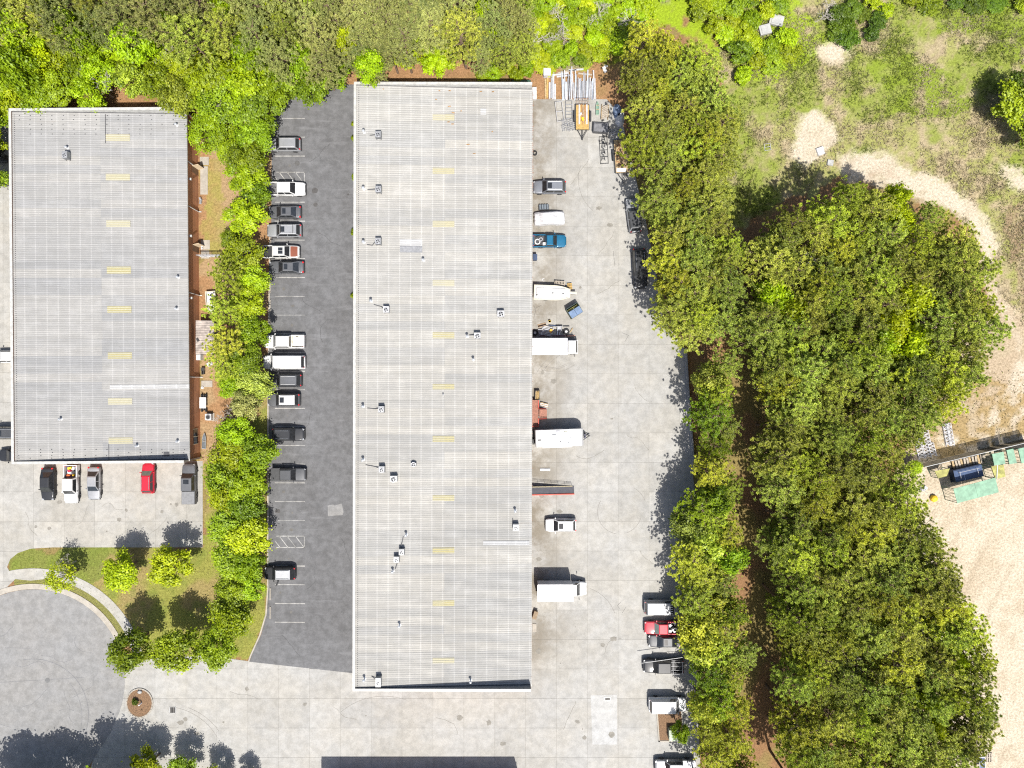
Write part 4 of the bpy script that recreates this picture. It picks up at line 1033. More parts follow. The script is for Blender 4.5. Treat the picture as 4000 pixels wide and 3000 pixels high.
# beams laid on the dirt
random.seed(11)
gb = 'steel beams in the pile behind the yellow trailer'
for i in range(26):
    x = 2196 + i*5.15; L_ = random.choice((2.6,3.1,3.6,4.2)) + (1.2 if 4 < i < 8 else 0); yt = 392 - L_*PPM/2 + random.uniform(-6,3)
    m_ = random.choice((STEEL, STEEL, GALV, STEEL_B)); w = random.uniform(.09,.19)
    b_ = MB().box(0,0,.12,w,L_,.03).box(0,0,.2,.03,L_,.14).box(0,0,.28,w,L_,.03)
    solo('steel_beam', b_, m_, x, yt, f'long pale steel beam in the pile behind the yellow-decked trailer, {NTH[i]} from left', 'beam', gb, rz=random.uniform(-2.5,2.5), z=random.choice((0,0,.3)))
for x, y, L_, m_, lab in ((2131,348,2.9,WOOD,'shorter pale timber at the left end of the stacked lengths'), (2138,340,3.2,WOODY,'yellow timber post left of the steel beams'), (2147,355,2.4,STEEL,'short white beam next to the yellow timber'),
                          (2155,335,3.8,GALV,'grey channel beam between the yellow timber and the pile'), (2161,335,4.0,STEEL,'long white beam alone on the dirt left of the pile'), (2168,360,2.3,STEEL,'short white beam right of the long lone one')):
    solo('beam', MB().box(0,0,.1,.24,L_,.2), m_, x, y, lab, 'beam', rz=random.uniform(-1.5,1.5))
for i, (x, y, L_, r_) in enumerate(((2190,290,2.4,7),(2215,280,2.8,9),(2250,273,2.2,4),(2285,290,2.0,-6),(2205,297,2.3,6))):
    solo('plank', MB().box(0,0,.05,L_,.24,.08), WOODG if i % 2 else STEEL, x, y, ['pale plank lying crosswise, leftmost above the steel beams','pale plank lying crosswise and slanting up to the right above the beams','short pale plank nearest the bright weeds above the beams','pale plank crosswise at the right end above the beams','grey plank crosswise just above the long beams'][i], 'plank', rz=r_)
solo('cabinet', MB().box(0,0,.5,1.0,1.0,1.0).box(0,0,1.02,1.06,1.06,.05), M('cabinet_grey',(.4,.4,.42),.5), 2136, 292, 'square grey cabinet on the dirt at the back corner of the long warehouse', 'cabinet')
solo('panel_stack', MB().box(0,0,.3,.62,1.7,.6).box(.02,.03,.63,.6,1.66,.04), PLAST_W, 2087, 370, 'stack of white panels against the back corner of the long warehouse', 'panels')
solo('container', MB().box(0,0,.6,2.7,1.3,1.2).box(0,0,1.23,2.76,1.36,.06).box(.0,0,1.27,.06,1.36,.04), M('bin_green_dark',(.02,.055,.035),.6), 2036, 345, 'dark green container behind the north parapet of the long warehouse', 'container')
def frame_rack(px, py, rz, w, h, n, label, m_, z=.0, th=.05, lift=.25):
    t = thing('metal_frame', (*P(px, py), .025+z), rz, label, 'frame')
    for s_ in (-1, 1): MB().box(s_*w/2, 0, lift/2, th, h, lift).build('rail', m_, t)
    for i in range(n): MB().box(0, -h/2+th/2+(h-th)*i/max(1,n-1), lift-.03, w-th, th, .06).build('rung', m_, t)
    return t
frame_rack(2185, 440, 7, 1.0, 2.9, 3, 'slanting empty white frame left of the ladder-like rack', STEEL, lift=.5)
frame_rack(2222, 432, 0, .95, 2.6, 6, 'dark-shadowed ladder-like rack next to the yellow-decked trailer', GALV, lift=.35)
frame_rack(2358, 588, 3, 1.15, 4.0, 5, 'long low steel frame with cross rungs left of the weathered trailer', IRON, lift=.2)
for i, (y, lab) in enumerate(((542,'topmost'),(567,'second'),(592,'third'),(617,'lowest'))):
    a = MB(); a.tube((-.28,-.4,0),(0,.4,.45),.035).tube((.28,-.4,0),(0,.4,.45),.035).tube((-.2,-.2,.12),(.2,-.2,.12),.03)
    solo('a_frame', a, IRON, 2357, y, f'{lab} of four black A-shaped stands on the long low frame', 'stand', 'black stands on the long frame', z=.23)
random.seed(5)
gs = 'tangled scaffold pieces by the yellow trailer'
for i in range(5):
    for j in range(2):
        a = MB()
        for k in (-1, 1): a.tube((k*.18,-.4,0),(k*.18,.4,0),.028).tube((k*.18,-.4,0),(k*.18,-.4,.45),.028).tube((k*.18,.4,0),(k*.18,.4,.45),.028)
        for q in (-.3,0,.3): a.tube((-.18,q,.05),(.18,q,.05),.025).tube((-.18,q,.45),(.18,q,.45),.025)
        solo('scaffold_piece', a, GALV, 2200+i*10.5, 478+j*22+random.uniform(-4,4), f'grey scaffold piece left of the yellow-decked trailer, {NTH[i]} from left in {"upper" if j == 0 else "lower"} row', 'scaffold', gs, rz=random.uniform(-15,15), z=.025)
for i in range(3):
    a = MB()
    for k in range(4): a.tube((-.5,-.35+k*.23,.1+.1*i),(.5,-.35+k*.23,.1+.1*i),.03).tube((-.5+k*.33,-.35,.12+.1*i),(-.5+k*.33,.35,.12+.1*i),.03)
    solo('grid_frame', a, GALV, 2388+i*17, 515+i*5, ['left','middle','right'][i] + ' one of three white grid frames thrown down beside the dark bin', 'frame', rz=-18, z=.025)
t = place('waste_bin', 2347, 500, -4, 'dark grey wheeled bin with twin ribbed lids near the white grid frames', 'bin', None, zp=.8)
MB().box(0,0,.55,2.1,1.25,.95,top=(1.05,1.08)).build('bin_body', M('bin_grey',(.07,.07,.075),.6), t)
for s_ in (-1,1):
    l_ = MB().box(s_*.52,-.08,1.06,1.0,1.1,.06); l_.build('lid', M('bin_lid',(.13,.13,.137),.55), t)
for x in (-.85,.85):
    for y in (-.45,.45): MB().tube((x,y-.04,.08),(x,y+.04,.08),.08,n=10).build('castor', TYRE, t)
t = thing('canoe', (*P(2333, 425), .025), 90, 'narrow pale green canoe lying on the concrete', 'boat')
hull(t, 1.95, .5, .28, M('canoe_green',(.26,.36,.28),.5), M('canoe_in',(.12,.2,.15),.6), deck_z=.2, z0=.02, blunt=.12)
MB().box(-.2,0,.3,.1,.44,.04).build('thwart', WOOD, t); MB().box(.4,0,.3,.1,.4,.04).build('thwart', WOOD, t)
t = thing('pallet_rack', (*P(2362, 440), .025), -4, 'brown slatted crate with slanting boards right of the green canoe', 'crate')
for i in range(7): MB().box(0, -.85+i*.28, .35, 1.05, .2, .06, 32).build('slat', WOODG, t)
MB().box(-.5,0,.18,.08,2.1,.36).box(.5,0,.18,.08,2.1,.36).build('side_rail', WOOD, t)
t = thing('tarp_heap', (*P(2412, 440), .025), 0, 'blue-white tarpaulin heap in the shade under the first eastern pines', 'tarp')
rnd = random.Random(8)
for k, m_ in enumerate((M('tarp_blue',(.12,.16,.24),.6), PLAST_W)):
    MB().loft([[((.75-.2*j)*math.cos(a)*(1+rnd.uniform(-.2,.2))+k*.3, (1.4-.35*j)*math.sin(a)*(1+rnd.uniform(-.15,.15))-k*.9, .02+.28*j) for a in np.linspace(0,2*math.pi,13)[:-1]] for j in range(3)]).build('fold', m_, t, False)
solo('tyre', MB().ring(0,0,.2,.36,0,.24,n=18), TYRE, 2089, 599, 'black tyre leaning by the warehouse wall at the top of the yard', 'tyre', z=.03)
solo('plastic_sheet', MB().box(0,0,.04,.5,.9,.06,20).box(.2,.5,.05,.5,.3,.06,-15), PLAST_W, 2362, 272, 'white scrap of sheet at the foot of the pines behind the beam pile', 'sheet')
# beside the covered car and blue pickup
t = thing('engine_crate', (*P(2124, 811), .025), 2, 'dark grey ribbed drum rack behind the covered car', 'drums')
for i in range(4): MB().tube((-.55+i*.36,-.35,.35),(-.55+i*.36,.35,.35),.17,n=12).build('drum', M('drum_grey',(.12,.14,.16),.5), t)
MB().box(0,0,.08,1.6,.75,.14).build('cradle', IRON, t)
t = thing('wheelie_bin', (*P(2089, 1009), .025), 0, 'dark blue wheelie bin against the warehouse wall below the blue pickup', 'bin')
MB().box(0,0,.5,.55,.8,.9,top=(1.1,1.05)).build('bin_body', NAVY, t); MB().box(.02,0,1.0,.62,.86,.06).build('lid', M('bin_lid_navy',(.03,.05,.1),.5), t)
for s_ in (-1,1): MB().tube((-.25,s_*.3,.1),(-.25,s_*.38,.1),.1,n=10).build('wheel', TYRE, t)
x, y = pk3.location.xy
for k, (dx, dy, r0, r1, m_, lab) in enumerate(((-1.75,-.1,.28,.42,PLAST_W,'large white hose coil in the bed of the teal pickup'), (-1.25,.25,.16,.28,GALV,'smaller grey coil in the bed of the teal pickup'))):
    o = MB().ring(0,0,r0,r1,0,.16,n=20).build('hose_coil', m_); o.location = (x+dx+.0, y+dy, .73); tag(o, lab, 'hose')
o = MB().box(0,0,.2,.5,.4,.4).build('crate', PLAST_W); o.location = (x-.75, y-.45, .73); tag(o, 'white crate behind the cab of the teal pickup', 'crate')
o = MB().box(0,0,.1,.9,.3,.2,20).build('junk_bar', IRON); o.location = (x-1.6, y+.55, .73); tag(o, 'black bar lying in the bed of the teal pickup', 'bar')
x, y = pk2.location.xy                      # heads down (-y): bed to the north
for dx, dy, sx, sy, sz, m_, n_, lab in ((-.1,2.35,.6,.4,.45,YEL,'tub','yellow tub in the bed of the white pickup by the grey warehouse'), (-.15,1.75,.6,.5,.4,PLAST_W,'bag','white bag in the bed of the loaded white pickup'), (-.05,1.95,.4,.35,.6,M('red_case',(.5,.02,.04),.5),'case','red case in the bed of the loaded white pickup'),
                              (-.3,1.25,.5,.4,.4,M('orange_case',(.6,.12,.03),.5),'case','orange case in the bed of the loaded white pickup'), (.4,1.2,.2,.55,.35,YEL,'sprayer','yellow sprayer near the cab in the loaded white pickup'), (.45,1.75,.45,.45,.35,IRON,'machine','dark machine in the bed of the loaded white pickup'), (.35,2.3,.35,.6,.3,PLAST_W,'sheet','white sheet at the tailgate of the loaded white pickup')):
    o = MB().box(0,0,sz/2,sx,sy,sz,random.uniform(-25,25),top=(.85,.8)).build(n_, m_); o.location = (x+dx, y+dy, .73); tag(o, lab, n_)
x, y = pk4.location.xy
for i, (dx, dy, m_, lab) in enumerate(((1.0,-.45,PLAST_W,'white bundle at the cab end of the red pickup bed'), (1.05,.4,GALV,'metal part at the cab end of the red pickup bed'), (1.5,0,IRON,'black scrap in the middle of the red pickup bed'))):
    o = MB().box(0,0,.2,.5,.45,.4,30*i,top=(.8,.7)).build('scrap', m_); o.location = (x+dx, y+dy, .73); tag(o, lab, 'scrap')
o = MB().ring(0,0,.16,.34,0,.2,n=18).build('loose_tyre', RIM); o.location = (x+1.75, y-.35, .73); tag(o, 'silver wheel lying in the bed of the red pickup', 'wheel')
# pallets by the boat
def pallet(px, py, rz, label, w=1.2, h=1.0, z=.025, m_=WOOD, n=7, group=None):
    t = thing('pallet', (*P(px, py), z), rz, label, 'pallet', group)
    for i in range(3): MB().box(0, -h/2+.05+i*(h-.1)/2, .05, w, .09, .09).build('stringer', m_, t)
    for i in range(n): MB().box(-w/2+.06+i*(w-.12)/(n-1), 0, .11, w/n*.6, h, .022).build('slat', m_, t)
    return t
pallet(2185, 1112, -4, 'dark slatted pallet behind the white boat, left of two', 1.5, .9, z=.5, m_=WOODG)
pallet(2225, 1120, 5, 'pale timber pallet at the bow of the white boat', .7, .9, z=.3, m_=WOODY, n=5)
t = place('dumpster', 2243, 1214, 32, 'blue-lidded dumpster standing askew on the open yard, half open', 'dumpster', None, zp=.9)
blu = M('dump_blue',(.10,.15,.24),.5); dgr = M('dump_green',(.03,.05,.04),.6)
for a in ((0,.78,1.9,.06),(0,-.78,1.9,.06),(.95,0,.06,1.5),(-.95,0,.06,1.5)): MB().box(a[0],a[1],.7,a[2],a[3],1.3).build('side', dgr, t)
MB().box(0,0,.12,1.86,1.5,.06).build('floor', dgr, t)
for s_ in (-1,1): MB().box(s_*.47,-.3,1.4,.9,1.02,.05,0,0).build('lid', blu, t)
MB().box(0,.42,.75,1.7,.3,.06).build('rubbish', OLIVE, t)
def bucket(px, py, m_, label):
    t = thing('bucket', (*P(px, py), .025), 0, label, 'bucket')
    MB().loft([[(q*math.cos(a), q*math.sin(a), z) for a in np.linspace(0,2*math.pi,13)[:-1]] for q, z in ((.16,0),(.2,.4),(.18,.4),(.15,.06))]).build('tub', m_, t)
    MB().ring(0,0,0,.16,.05,.06,n=12).build('contents', IRON, t)
bucket(2147, 1256, YEL, 'yellow bucket standing alone above the scrap heap')
# scrap heap above the box truck
random.seed(4)
solo('board', MB().box(0,0,.25,1.25,.06,.5,0).box(0,.2,.03,1.25,.5,.05), M('board_brown',(.24,.17,.11),.85), 2118, 1275, 'brown board leaning at the top left of the scrap heap', 'board', rz=14, z=.025)
t = thing('slat_rack', (*P(2138, 1294), .025), -12, 'white slatted rack in the middle of the scrap heap', 'rack')
for i in range(7): MB().box(0, -.6+i*.2, .3+.02*i, 1.7, .09, .05).build('slat', STEEL, t)
MB().box(-.7,0,.15,.06,1.3,.28).box(.7,0,.15,.06,1.3,.28).build('stand', IRON, t)
t = thing('slat_rack', (*P(2112, 1298), .025), 8, 'smaller white slatted rack at the left of the scrap heap', 'rack')
for i in range(5): MB().box(0, -.4+i*.2, .3, .7, .08, .05).build('slat', STEEL, t)
MB().box(0,0,.14,.5,.9,.26).build('stand', IRON, t)
solo('box_orange', MB().box(0,0,.08,.34,.5,.16,-25), M('orange_yellow',(.6,.3,.03),.6), 2152, 1292, 'small orange box on the white slatted rack of the scrap heap', 'box', z=.52)
for q, lab in (((2090,1300),'pale-rimmed wheel at the left end of the scrap heap'), ((2212,1296),'big tyre with pale centre at the right of the scrap heap')):
    t = thing('old_tyre', (*P(*q), .025), 0, lab, 'tyre'); MB().ring(0,0,.22,.46,0,.26,n=20).build('tyre', TYRE, t); MB().ring(0,0,.0,.2,.08,.12,n=16).build('hub', PLAST_W, t)
solo('chute', MB().box(0,0,.3,1.0,.05,.6,0).box(-.3,-.3,.3,.06,.7,.6).box(.3,-.3,.3,.06,.7,.6).box(0,-.3,.12,.6,.6,.05), M('sheet_grey',(.33,.33,.34),.5,.3), 2185, 1276, 'grey folded sheet metal piece standing in the scrap heap', 'sheet metal', z=.025)
for i, (x, y, L_, r_, m_, lab) in enumerate(((2160,1272,1.3,-6,NAVY,'dark blue curved bar at the top of the scrap heap'), (2212,1274,.9,0,IRON,'black rod at the top right of the scrap heap'), (2178,1295,1.0,85,STEEL_B,'upright-lying blue-grey strip in the scrap heap'), (2187,1297,.9,80,STEEL,'short white strip beside the big tyre of the scrap heap'),
                                (2160,1312,4.2,0,M('beam_plum',(.09,.035,.05),.7),'long plum beam along the box truck side of the scrap heap'), (2228,1312,1.3,2,M('beam_salmon',(.5,.26,.18),.7),'salmon timber at the right end of the scrap heap'), (2232,1290,.7,60,WOOD,'short stick pointing off the right end of the scrap heap'))):
    solo('bar', MB().box(0,0,.08,L_,.14,.16), m_, x, y, lab, 'bar', rz=r_, z=.025)
# red timber deck with steps
t = thing('deck', (*P(2090, 1615), 0), 0, 'red-stained timber deck with steps on the yard side of the warehouse', 'deck')
for i in range(20): MB().box(-.1, -1.7+i*.19, 1.0, 1.15, .175, .05).build('plank', ORANGE_W, t)
for i in range(8): MB().box(.55+.13+i*.14, .0, .95-i*.115, .15, 1.25, .05).build('step', ORANGE_W, t)
for x, y in ((-.6,-1.7),(.45,-1.7),(-.6,1.9),(.45,1.9),(.45,.7),(.45,-.7)): MB().box(x, y, .5, .1, .1, 1.0).build('post', REDP, t)
for y0, y1 in ((-1.85,-.66),(.66,1.98)): MB().box(.47, (y0+y1)/2, 1.15, .12, y1-y0, .22).build('side_board', REDP, t)
MB().box(-.08, -1.88, 1.15, 1.2, .1, .22).build('side_board', REDP, t)
for y in (-.68, .68):
    r_ = MB()
    for z in (1.0, 1.3, 1.6): r_.tube((.5,y,z),(1.75,y,z-.9),.025)
    for k in range(6): x = .5+k*.25; r_.tube((x,y,.95-k*.18),(x,y,1.6-k*.18),.02)
    r_.build('handrail', IRON, t); MB().box(1.1, y+.08*(1 if y > 0 else -1), .62, 1.4, .08, .16, 0, 36).build('stringer', REDP, t)
t = thing('timber_bin', (*P(2091, 1543), .025), 0, 'dark bin of yellow timber offcuts above the red deck', 'bin')
MB().box(-.05,0,.35,.1,1.3,.7).box(.6,0,.35,.05,1.3,.7).box(.25,.65,.35,.75,.05,.7).box(.25,-.65,.35,.75,.05,.7).box(.25,0,.04,.7,1.3,.06).build('tub', IRON, t)
for i in range(7): MB().box(.02+i*.085, random.uniform(-.08,.08), .72+random.uniform(0,.12), .06, 1.15, .06, random.uniform(-5,5)).build('offcut', WOODY if i % 2 else WOOD, t)
t = thing('board_bundle', (*P(2124, 1583), .025), -14, 'bundle of pale boards laid beside the deck steps', 'boards')
for i in range(6): MB().box(0, -.3+i*.12, .3+.03*(i % 2), 1.2, .1, .05).build('board', WOOD if i % 2 else STEEL, t)
MB().box(-.3,0,.13,.1,.7,.26).box(.3,0,.13,.1,.7,.26).build('bearer', WOODG, t)
# ramp with railings
t = thing('loading_ramp', (*P(2160, 1912), .02), 0, 'sloping ramp with black railing and red kerb against the warehouse', 'ramp')
MB().loft([[(-3.2,-.55,0),(-3.2,.55,0),(-3.2,.55,1.0),(-3.2,-.55,1.0)], [(3.1,-.55,0),(3.1,.55,0),(3.1,.55,.04),(3.1,-.55,.04)]]).build('slope', M('ramp_dark',(.05,.05,.06),.8), t)  # near-black colour stands in for the railing's shadow on the slope
MB().loft([[(-3.2,-.72,0),(-3.2,-.57,0),(-3.2,-.57,1.12),(-3.2,-.72,1.12)], [(3.15,-.72,0),(3.15,-.57,0),(3.15,-.57,.2),(3.15,-.72,.2)]]).build('side_kerb', REDP, t)
r_ = MB()
for k in range(7): x = -3.1+k*.98; z = 1.0-(x+3.2)/6.3*.96; r_.tube((x,.6,z),(x,.6,z+1.0),.025)
for dz in (.35,.7,1.0): r_.tube((-3.1,.6,1.0+dz),(2.8,.6,.05+dz),.025)
r_.build('railing', M('rail_tan',(.3,.26,.17),.6), t)
solo('beam', MB().box(0,0,.1,1.5,.3,.18), PLAST_W, 2129, 1834, 'white beam lying on the stained concrete above the ramp', 'beam', z=.025)
solo('carton', MB().box(0,0,.35,.55,1.1,.7,-18,top=(1,.9)).box(.05,0,.72,.6,1.15,.05,-18), M('card_brown',(.2,.15,.1),.9), 2089, 2398, 'brown carton by the warehouse wall below the lower box truck', 'carton', z=.025)
solo('pad', MB().box(0,0,.04,.55,1.2,.07), CURB, 2088, 2452, 'pale concrete pad against the warehouse wall below the brown carton', 'pad', z=.02)
solo('trash_frame', MB().box(-.15,0,.04,.06,.35,.06).box(0,.17,.04,.3,.06,.06).box(0,-.17,.04,.3,.06,.06), PLAST_W, 2123, 1093, 'small white bracket lying on the concrete above the boat', 'bracket', z=.025)
# cabinet in the planting strip
t = thing('utility_cabinet', (*P(2625, 2858), .1), 0, 'dull green utility cabinet in the mulch strip under the trees', 'cabinet')
MB().box(0,0,.55,1.3,1.5,1.1).build('case', M('cabinet_green',(.22,.27,.2),.6), t); MB().box(0,0,1.13,1.36,1.56,.06).build('lid', M('cabinet_lid',(.3,.34,.27),.6), t); MB().box(-.66,0,.55,.02,1.2,.9).build('door', M('cabinet_green2',(.2,.25,.18),.6), t)
# ------------------------------------------------------------------ behind the brick warehouse
def ac2(px, py, label):
    t = thing('condenser', (*P(px, py, .8), .03), 0, label, 'air conditioner')
    MB().box(0,0,.05,1.15,1.1,.1).build('pad', CURB, t); MB().box(0,0,.5,.9,.9,.8).build('casing', AC_W, t)
    MB().ring(0,0,.28,.38,.9,.95,n=18).build('fan_guard', AC_C, t); MB().ring(0,0,0,.28,.9,.91,n=18).build('fan_well', AC_D, t)
ac2(814, 1629, 'square white condenser with round fan behind the brick warehouse')
t = thing('shed', (*P(800, 1318, 2.3), 0), 0, 'lean-to shed with weathered corrugated grey-brown roof behind the brick warehouse', 'shed')
SHR = M('shed_roof',(.29,.25,.225),.75,.1,var=.22,scale=1.3)
for k in (0,1):
    mb = MB(); n = 30; y0 = -2.45 + k*2.42
    for x, z in ((-1.25,2.45),(1.25,2.1)): mb.v += [(x, y0+i*2.45/n, z+.03*math.cos(i*2.1)-.02*k) for i in range(n+1)]
    mb.f = [(i, n+1+i, n+2+i, i+1) for i in range(n)]
    mb.build('roof_sheet', SHR, t)
MB().box(0,2.38,1.05,2.3,.06,2.1).box(0,-2.38,1.05,2.3,.06,2.1).box(1.1,0,1.0,.06,4.7,2.0).box(-1.1,0,1.15,.06,4.7,2.3).build('wall', M('shed_wall',(.16,.13,.11),.85), t)
MB().box(-.95,-.35,2.45,.3,.5,.14,30).build('tear_flap', IRON, t)
solo('meter_box', MB().box(0,0,.55,.7,.75,1.1).box(0,0,1.12,.76,.8,.05), M('meter_grey',(.5,.52,.52),.5), 786, 1397, 'grey metal box just below the lean-to shed', 'box')
solo('broken_sheet', MB().box(0,0,.12,.75,.55,.1,35,12).box(.1,.1,.3,.25,.35,.25,35), PLAST_W, 820, 1422, 'tilted white scrap below the lean-to shed', 'scrap')
t = thing('work_cart', (*P(797, 1450), .02), 0, 'small cluttered grey cart below the lean-to shed', 'cart')
MB().box(0,.3,.45,.5,.45,.08).box(-.1,-.2,.3,.1,.6,.5).box(.15,-.2,.3,.1,.5,.5).build('tray', IRON, t); MB().box(0,.3,.2,.4,.35,.35).build('box', GALV, t)
t = thing('tank_cart', (*P(801, 1573), .02), 0, 'white flat-topped table with dark wheels at both ends behind the brick warehouse', 'cart')
MB().box(0,0,.75,.95,1.6,.08).build('top', PLAST_W, t)
for x in (-.3,.3):
    for y in (-1.05,1.05): MB().tube((x-.1,y,.3),(x+.1,y,.3),.28,n=14).build('wheel', TYRE, t)
MB().box(0,0,.4,.2,2.2,.3).build('frame', IRON, t)
t = thing('canoe', (*P(801, 1722), .02), 88, 'grey weathered canoe on the dirt below the condenser', 'boat')
hull(t, 2.3, .55, .3, M('canoe_grey',(.22,.24,.26),.6), M('canoe_mesh',(.09,.1,.11),.7), deck_z=.24, z0=.02, blunt=.1); MB().box(0,0,.33,.1,.5,.04).build('thwart', WOODG, t)
for i, (x0, y0, x1, y1, lab) in enumerate(((781,613,816,645,'pale concrete pad at the upper door of the brick warehouse'), (785,938,820,975,'pale concrete pad at the lower door of the brick warehouse'), (783,650,812,760,'long narrow concrete strip below the upper door pad'), (786,978,818,1010,'small concrete pad beside the gate fence'), (787,1487,830,1512,'concrete pad behind the brick warehouse below the shed'))):
    (a, b_), (c_, d) = P(x0, y1), P(x1, y0)
    o = MB().box((a+c_)/2, (b_+d)/2, .03, c_-a, d-b_, .05).build('concrete_pad', CURB); tag(o, lab, 'pad')
t = thing('gate_fence', (*P(833, 1005), 0), 0, 'short steel gate fence across the strip between brick wall and trees', 'fence')
for k in range(5): MB().tube((-1.7+k*.85,0,0),(-1.7+k*.85,0,1.8),.035).build('post', GALV, t)
MB().box(0,0,1.8,3.5,.12,.1).build('top_rail', GALV, t)
w_ = MB()
for k in range(40): w_.tube((-1.7+k*.087,0,.05),(-1.7+k*.087,0,1.75),.006,n=3,caps=False)
for k in range(18): w_.tube((-1.7,0,.1+k*.095),(1.75,0,.1+k*.095),.006,n=3,caps=False)
o = w_.build('wire_mesh', GALV, t); o['kind'] = 'stuff'
t = thing('clay_pots', (*P(792, 965), .06), 90, 'row of small white pots beside the lower door pad', 'pots')
for i in range(3): MB().tube((-.3+i*.3,0,0),(-.3+i*.3,0,.25),.09,.12,10).build('pot', PLAST_W, t)
solo('pump', MB().tube((-.35,0,.25),(.35,.1,.25),.14,n=10).box(-.1,.05,.1,.7,.35,.15).box(.3,.1,.35,.25,.25,.3,20), GALV, 787, 786, 'small grey pump set against the brick wall above the lower door', 'pump', rz=80)
solo('lamp_post_base', MB().tube((0,0,0),(0,0,.2),.22,.2,12).tube((0,0,.2),(0,0,.3),.1,.08,8), PLAST_W, 792, 1514, 'round white cap on the ground at the lower brick wall', 'cap')
# ------------------------------------------------------------------ east side: shelters, fence, trusses
def pxw(x, y, z): return P(3000 + x/2.212, 1500 + y/2.212, z)
def shelter(corners, z, label, npan=1, m_=None, low=None, truss=True):
    """green sheet roof on posts; corners in the photo, clockwise from top left"""
    zs = [z if low is None or i in (0, 1) else low for i in range(4)]
    c = [Vector((*pxw(x, y, zz), zz)) for (x, y), zz in zip(corners, zs)]
    ctr = sum(c, Vector())/4
    t = thing('shelter', (ctr.x, ctr.y, 0), 0, label, 'shelter')
    c = [q - Vector((ctr.x, ctr.y, 0)) for q in c]
    for k in range(npan):
        a, b_ = k/npan, (k+1)/npan - .004
        MB().slab([lerp(c[3], c[2], a), lerp(c[3], c[2], b_), lerp(c[0], c[1], b_), lerp(c[0], c[1], a)], .03, .03).build('roof_panel', m_ or GREENT, t)
    for q in c: MB().tube((q.x*.97, q.y*.97, 0), (q.x*.97, q.y*.97, q.z-.03), .05).build('post', GREEN_F, t)
    for a, b_ in ((0,3),(1,2)) if truss else ():
        r_ = MB(); A, B = c[a]*.97, c[b_]*.97
        for k in range(4): r_.tube((*lerp(A.xy, B.xy, k/4), .1), (*lerp(A.xy, B.xy, (k+.5)/4), A.z-.1), .025, n=4).tube((*lerp(A.xy, B.xy, (k+.5)/4), A.z-.1), (*lerp(A.xy, B.xy, (k+1)/4), .1), .025, n=4)
        for zz in (.15, .5): r_.tube((A.x, A.y, A.z*zz*2-.05 if zz == .5 else .1), (B.x, B.y, B.z*zz*2-.05 if zz == .5 else .1), .03, n=4)
        r_.build('truss', GREEN_F, t)
    return t
shelter([(1600,905),(1965,808),(1995,935),(1635,1030)], 3.0, 'long pale green sheet-roofed shelter on the sand with an open truss end', npan=2)
shelter([(1935,605),(2035,585),(2050,690),(1955,703)], 2.8, 'square green-roofed shelter, leftmost in the row at the right edge')
shelter([(2060,572),(2118,558),(2150,683),(2085,693)], 2.7, 'narrow green-roofed shelter with a dark notch, middle of the row at the right edge')
shelter([(2160,560),(2330,520),(2360,650),(2190,685)], 2.7, 'green-roofed shelter cut off by the right edge of the picture')
shelter([(1928,712),(2035,697),(2052,800),(1965,822)], 2.2, 'olive green shelter roof with a white strip, below the square one', m_=OLIVE)
shelter([(1440,752),(1570,730),(1545,795),(1470,815)], 1.8, 'olive shelter roof half in shade at the left of the fenced pen', m_=OLIVE)
solo('white_strip', MB().box(0,0,.04,.1,2.2,.05), PLAST_W, 3000+1978/2.212, 1500+760/2.212, 'white strip lying on the olive green shelter roof', 'strip', rz=-3, z=2.24)
t = thing('storage_tank', (*pxw(1720, 770, .8), 0), 13, 'dark navy covered tank in the pen between the shelters', 'tank')
MB().box(0,0,.55,4.3,2.0,1.1,top=(.97,.9)).build('tank_body', NAVY, t); MB().box(0,.0,1.13,4.2,1.6,.08).build('lid', M('tank_lid',(.03,.055,.12),.5), t)
r_ = MB()
for x in (-1.4,1.2): r_.tube((x,-.4,1.15),(x,-.4,1.5),.03).tube((x,.5,1.15),(x,.5,1.5),.03).tube((x,-.4,1.5),(x,.5,1.5),.03)
r_.tube((-1.6,.5,1.5),(1.6,.5,1.5),.03); r_.build('pipe_rail', STEEL, t)
t = thing('pallet_row', (*pxw(1740, 670, .3), 0), 13, 'row of pale pallets and frames between the fence and the navy tank', 'pallets')
for i in range(12): MB().box(-2.4+i*.42, 0, .3+.05*(i % 3), .3, 1.3, .08, random.uniform(-6,6)).build('board', WOODG if i % 3 else WOOD, t)
for y in (-.5,.5): MB().box(0, y, .15, 5.2, .1, .2).build('bearer', IRON, t)
# fence with screen
fa = Vector((*pxw(1355, 717, 2.6), 0)); fb = Vector((*pxw(2300, 490, 2.6), 0)); d = fb-fa; fl = d.length; fang = math.degrees(math.atan2(d.y, d.x))
t = thing('screen_fence', (fa.x, fa.y, 0), fang, 'tall screened mesh fence with white top rail north of the green shelters', 'fence')
n = 8
for i in range(n+1): MB().tube((fl*i/n,0,0),(fl*i/n,0,2.65),.04).build('post', GALV, t)
MB().tube((0,0,2.62),(fl,0,2.62),.05).build('top_rail', WHITE, t)
w_ = MB(); step = .075
for k in range(int(fl/step)): w_.tube((k*step,0,.05),(k*step,0,2.58),.014,n=3,caps=False)
for k in range(int(2.5/step)): w_.tube((0,0,.05+k*step),(fl,0,.05+k*step),.014,n=3,caps=False)
o = w_.build('screen_mesh', M('screen_brown',(.1,.085,.06),.9), t); o['kind'] = 'stuff'
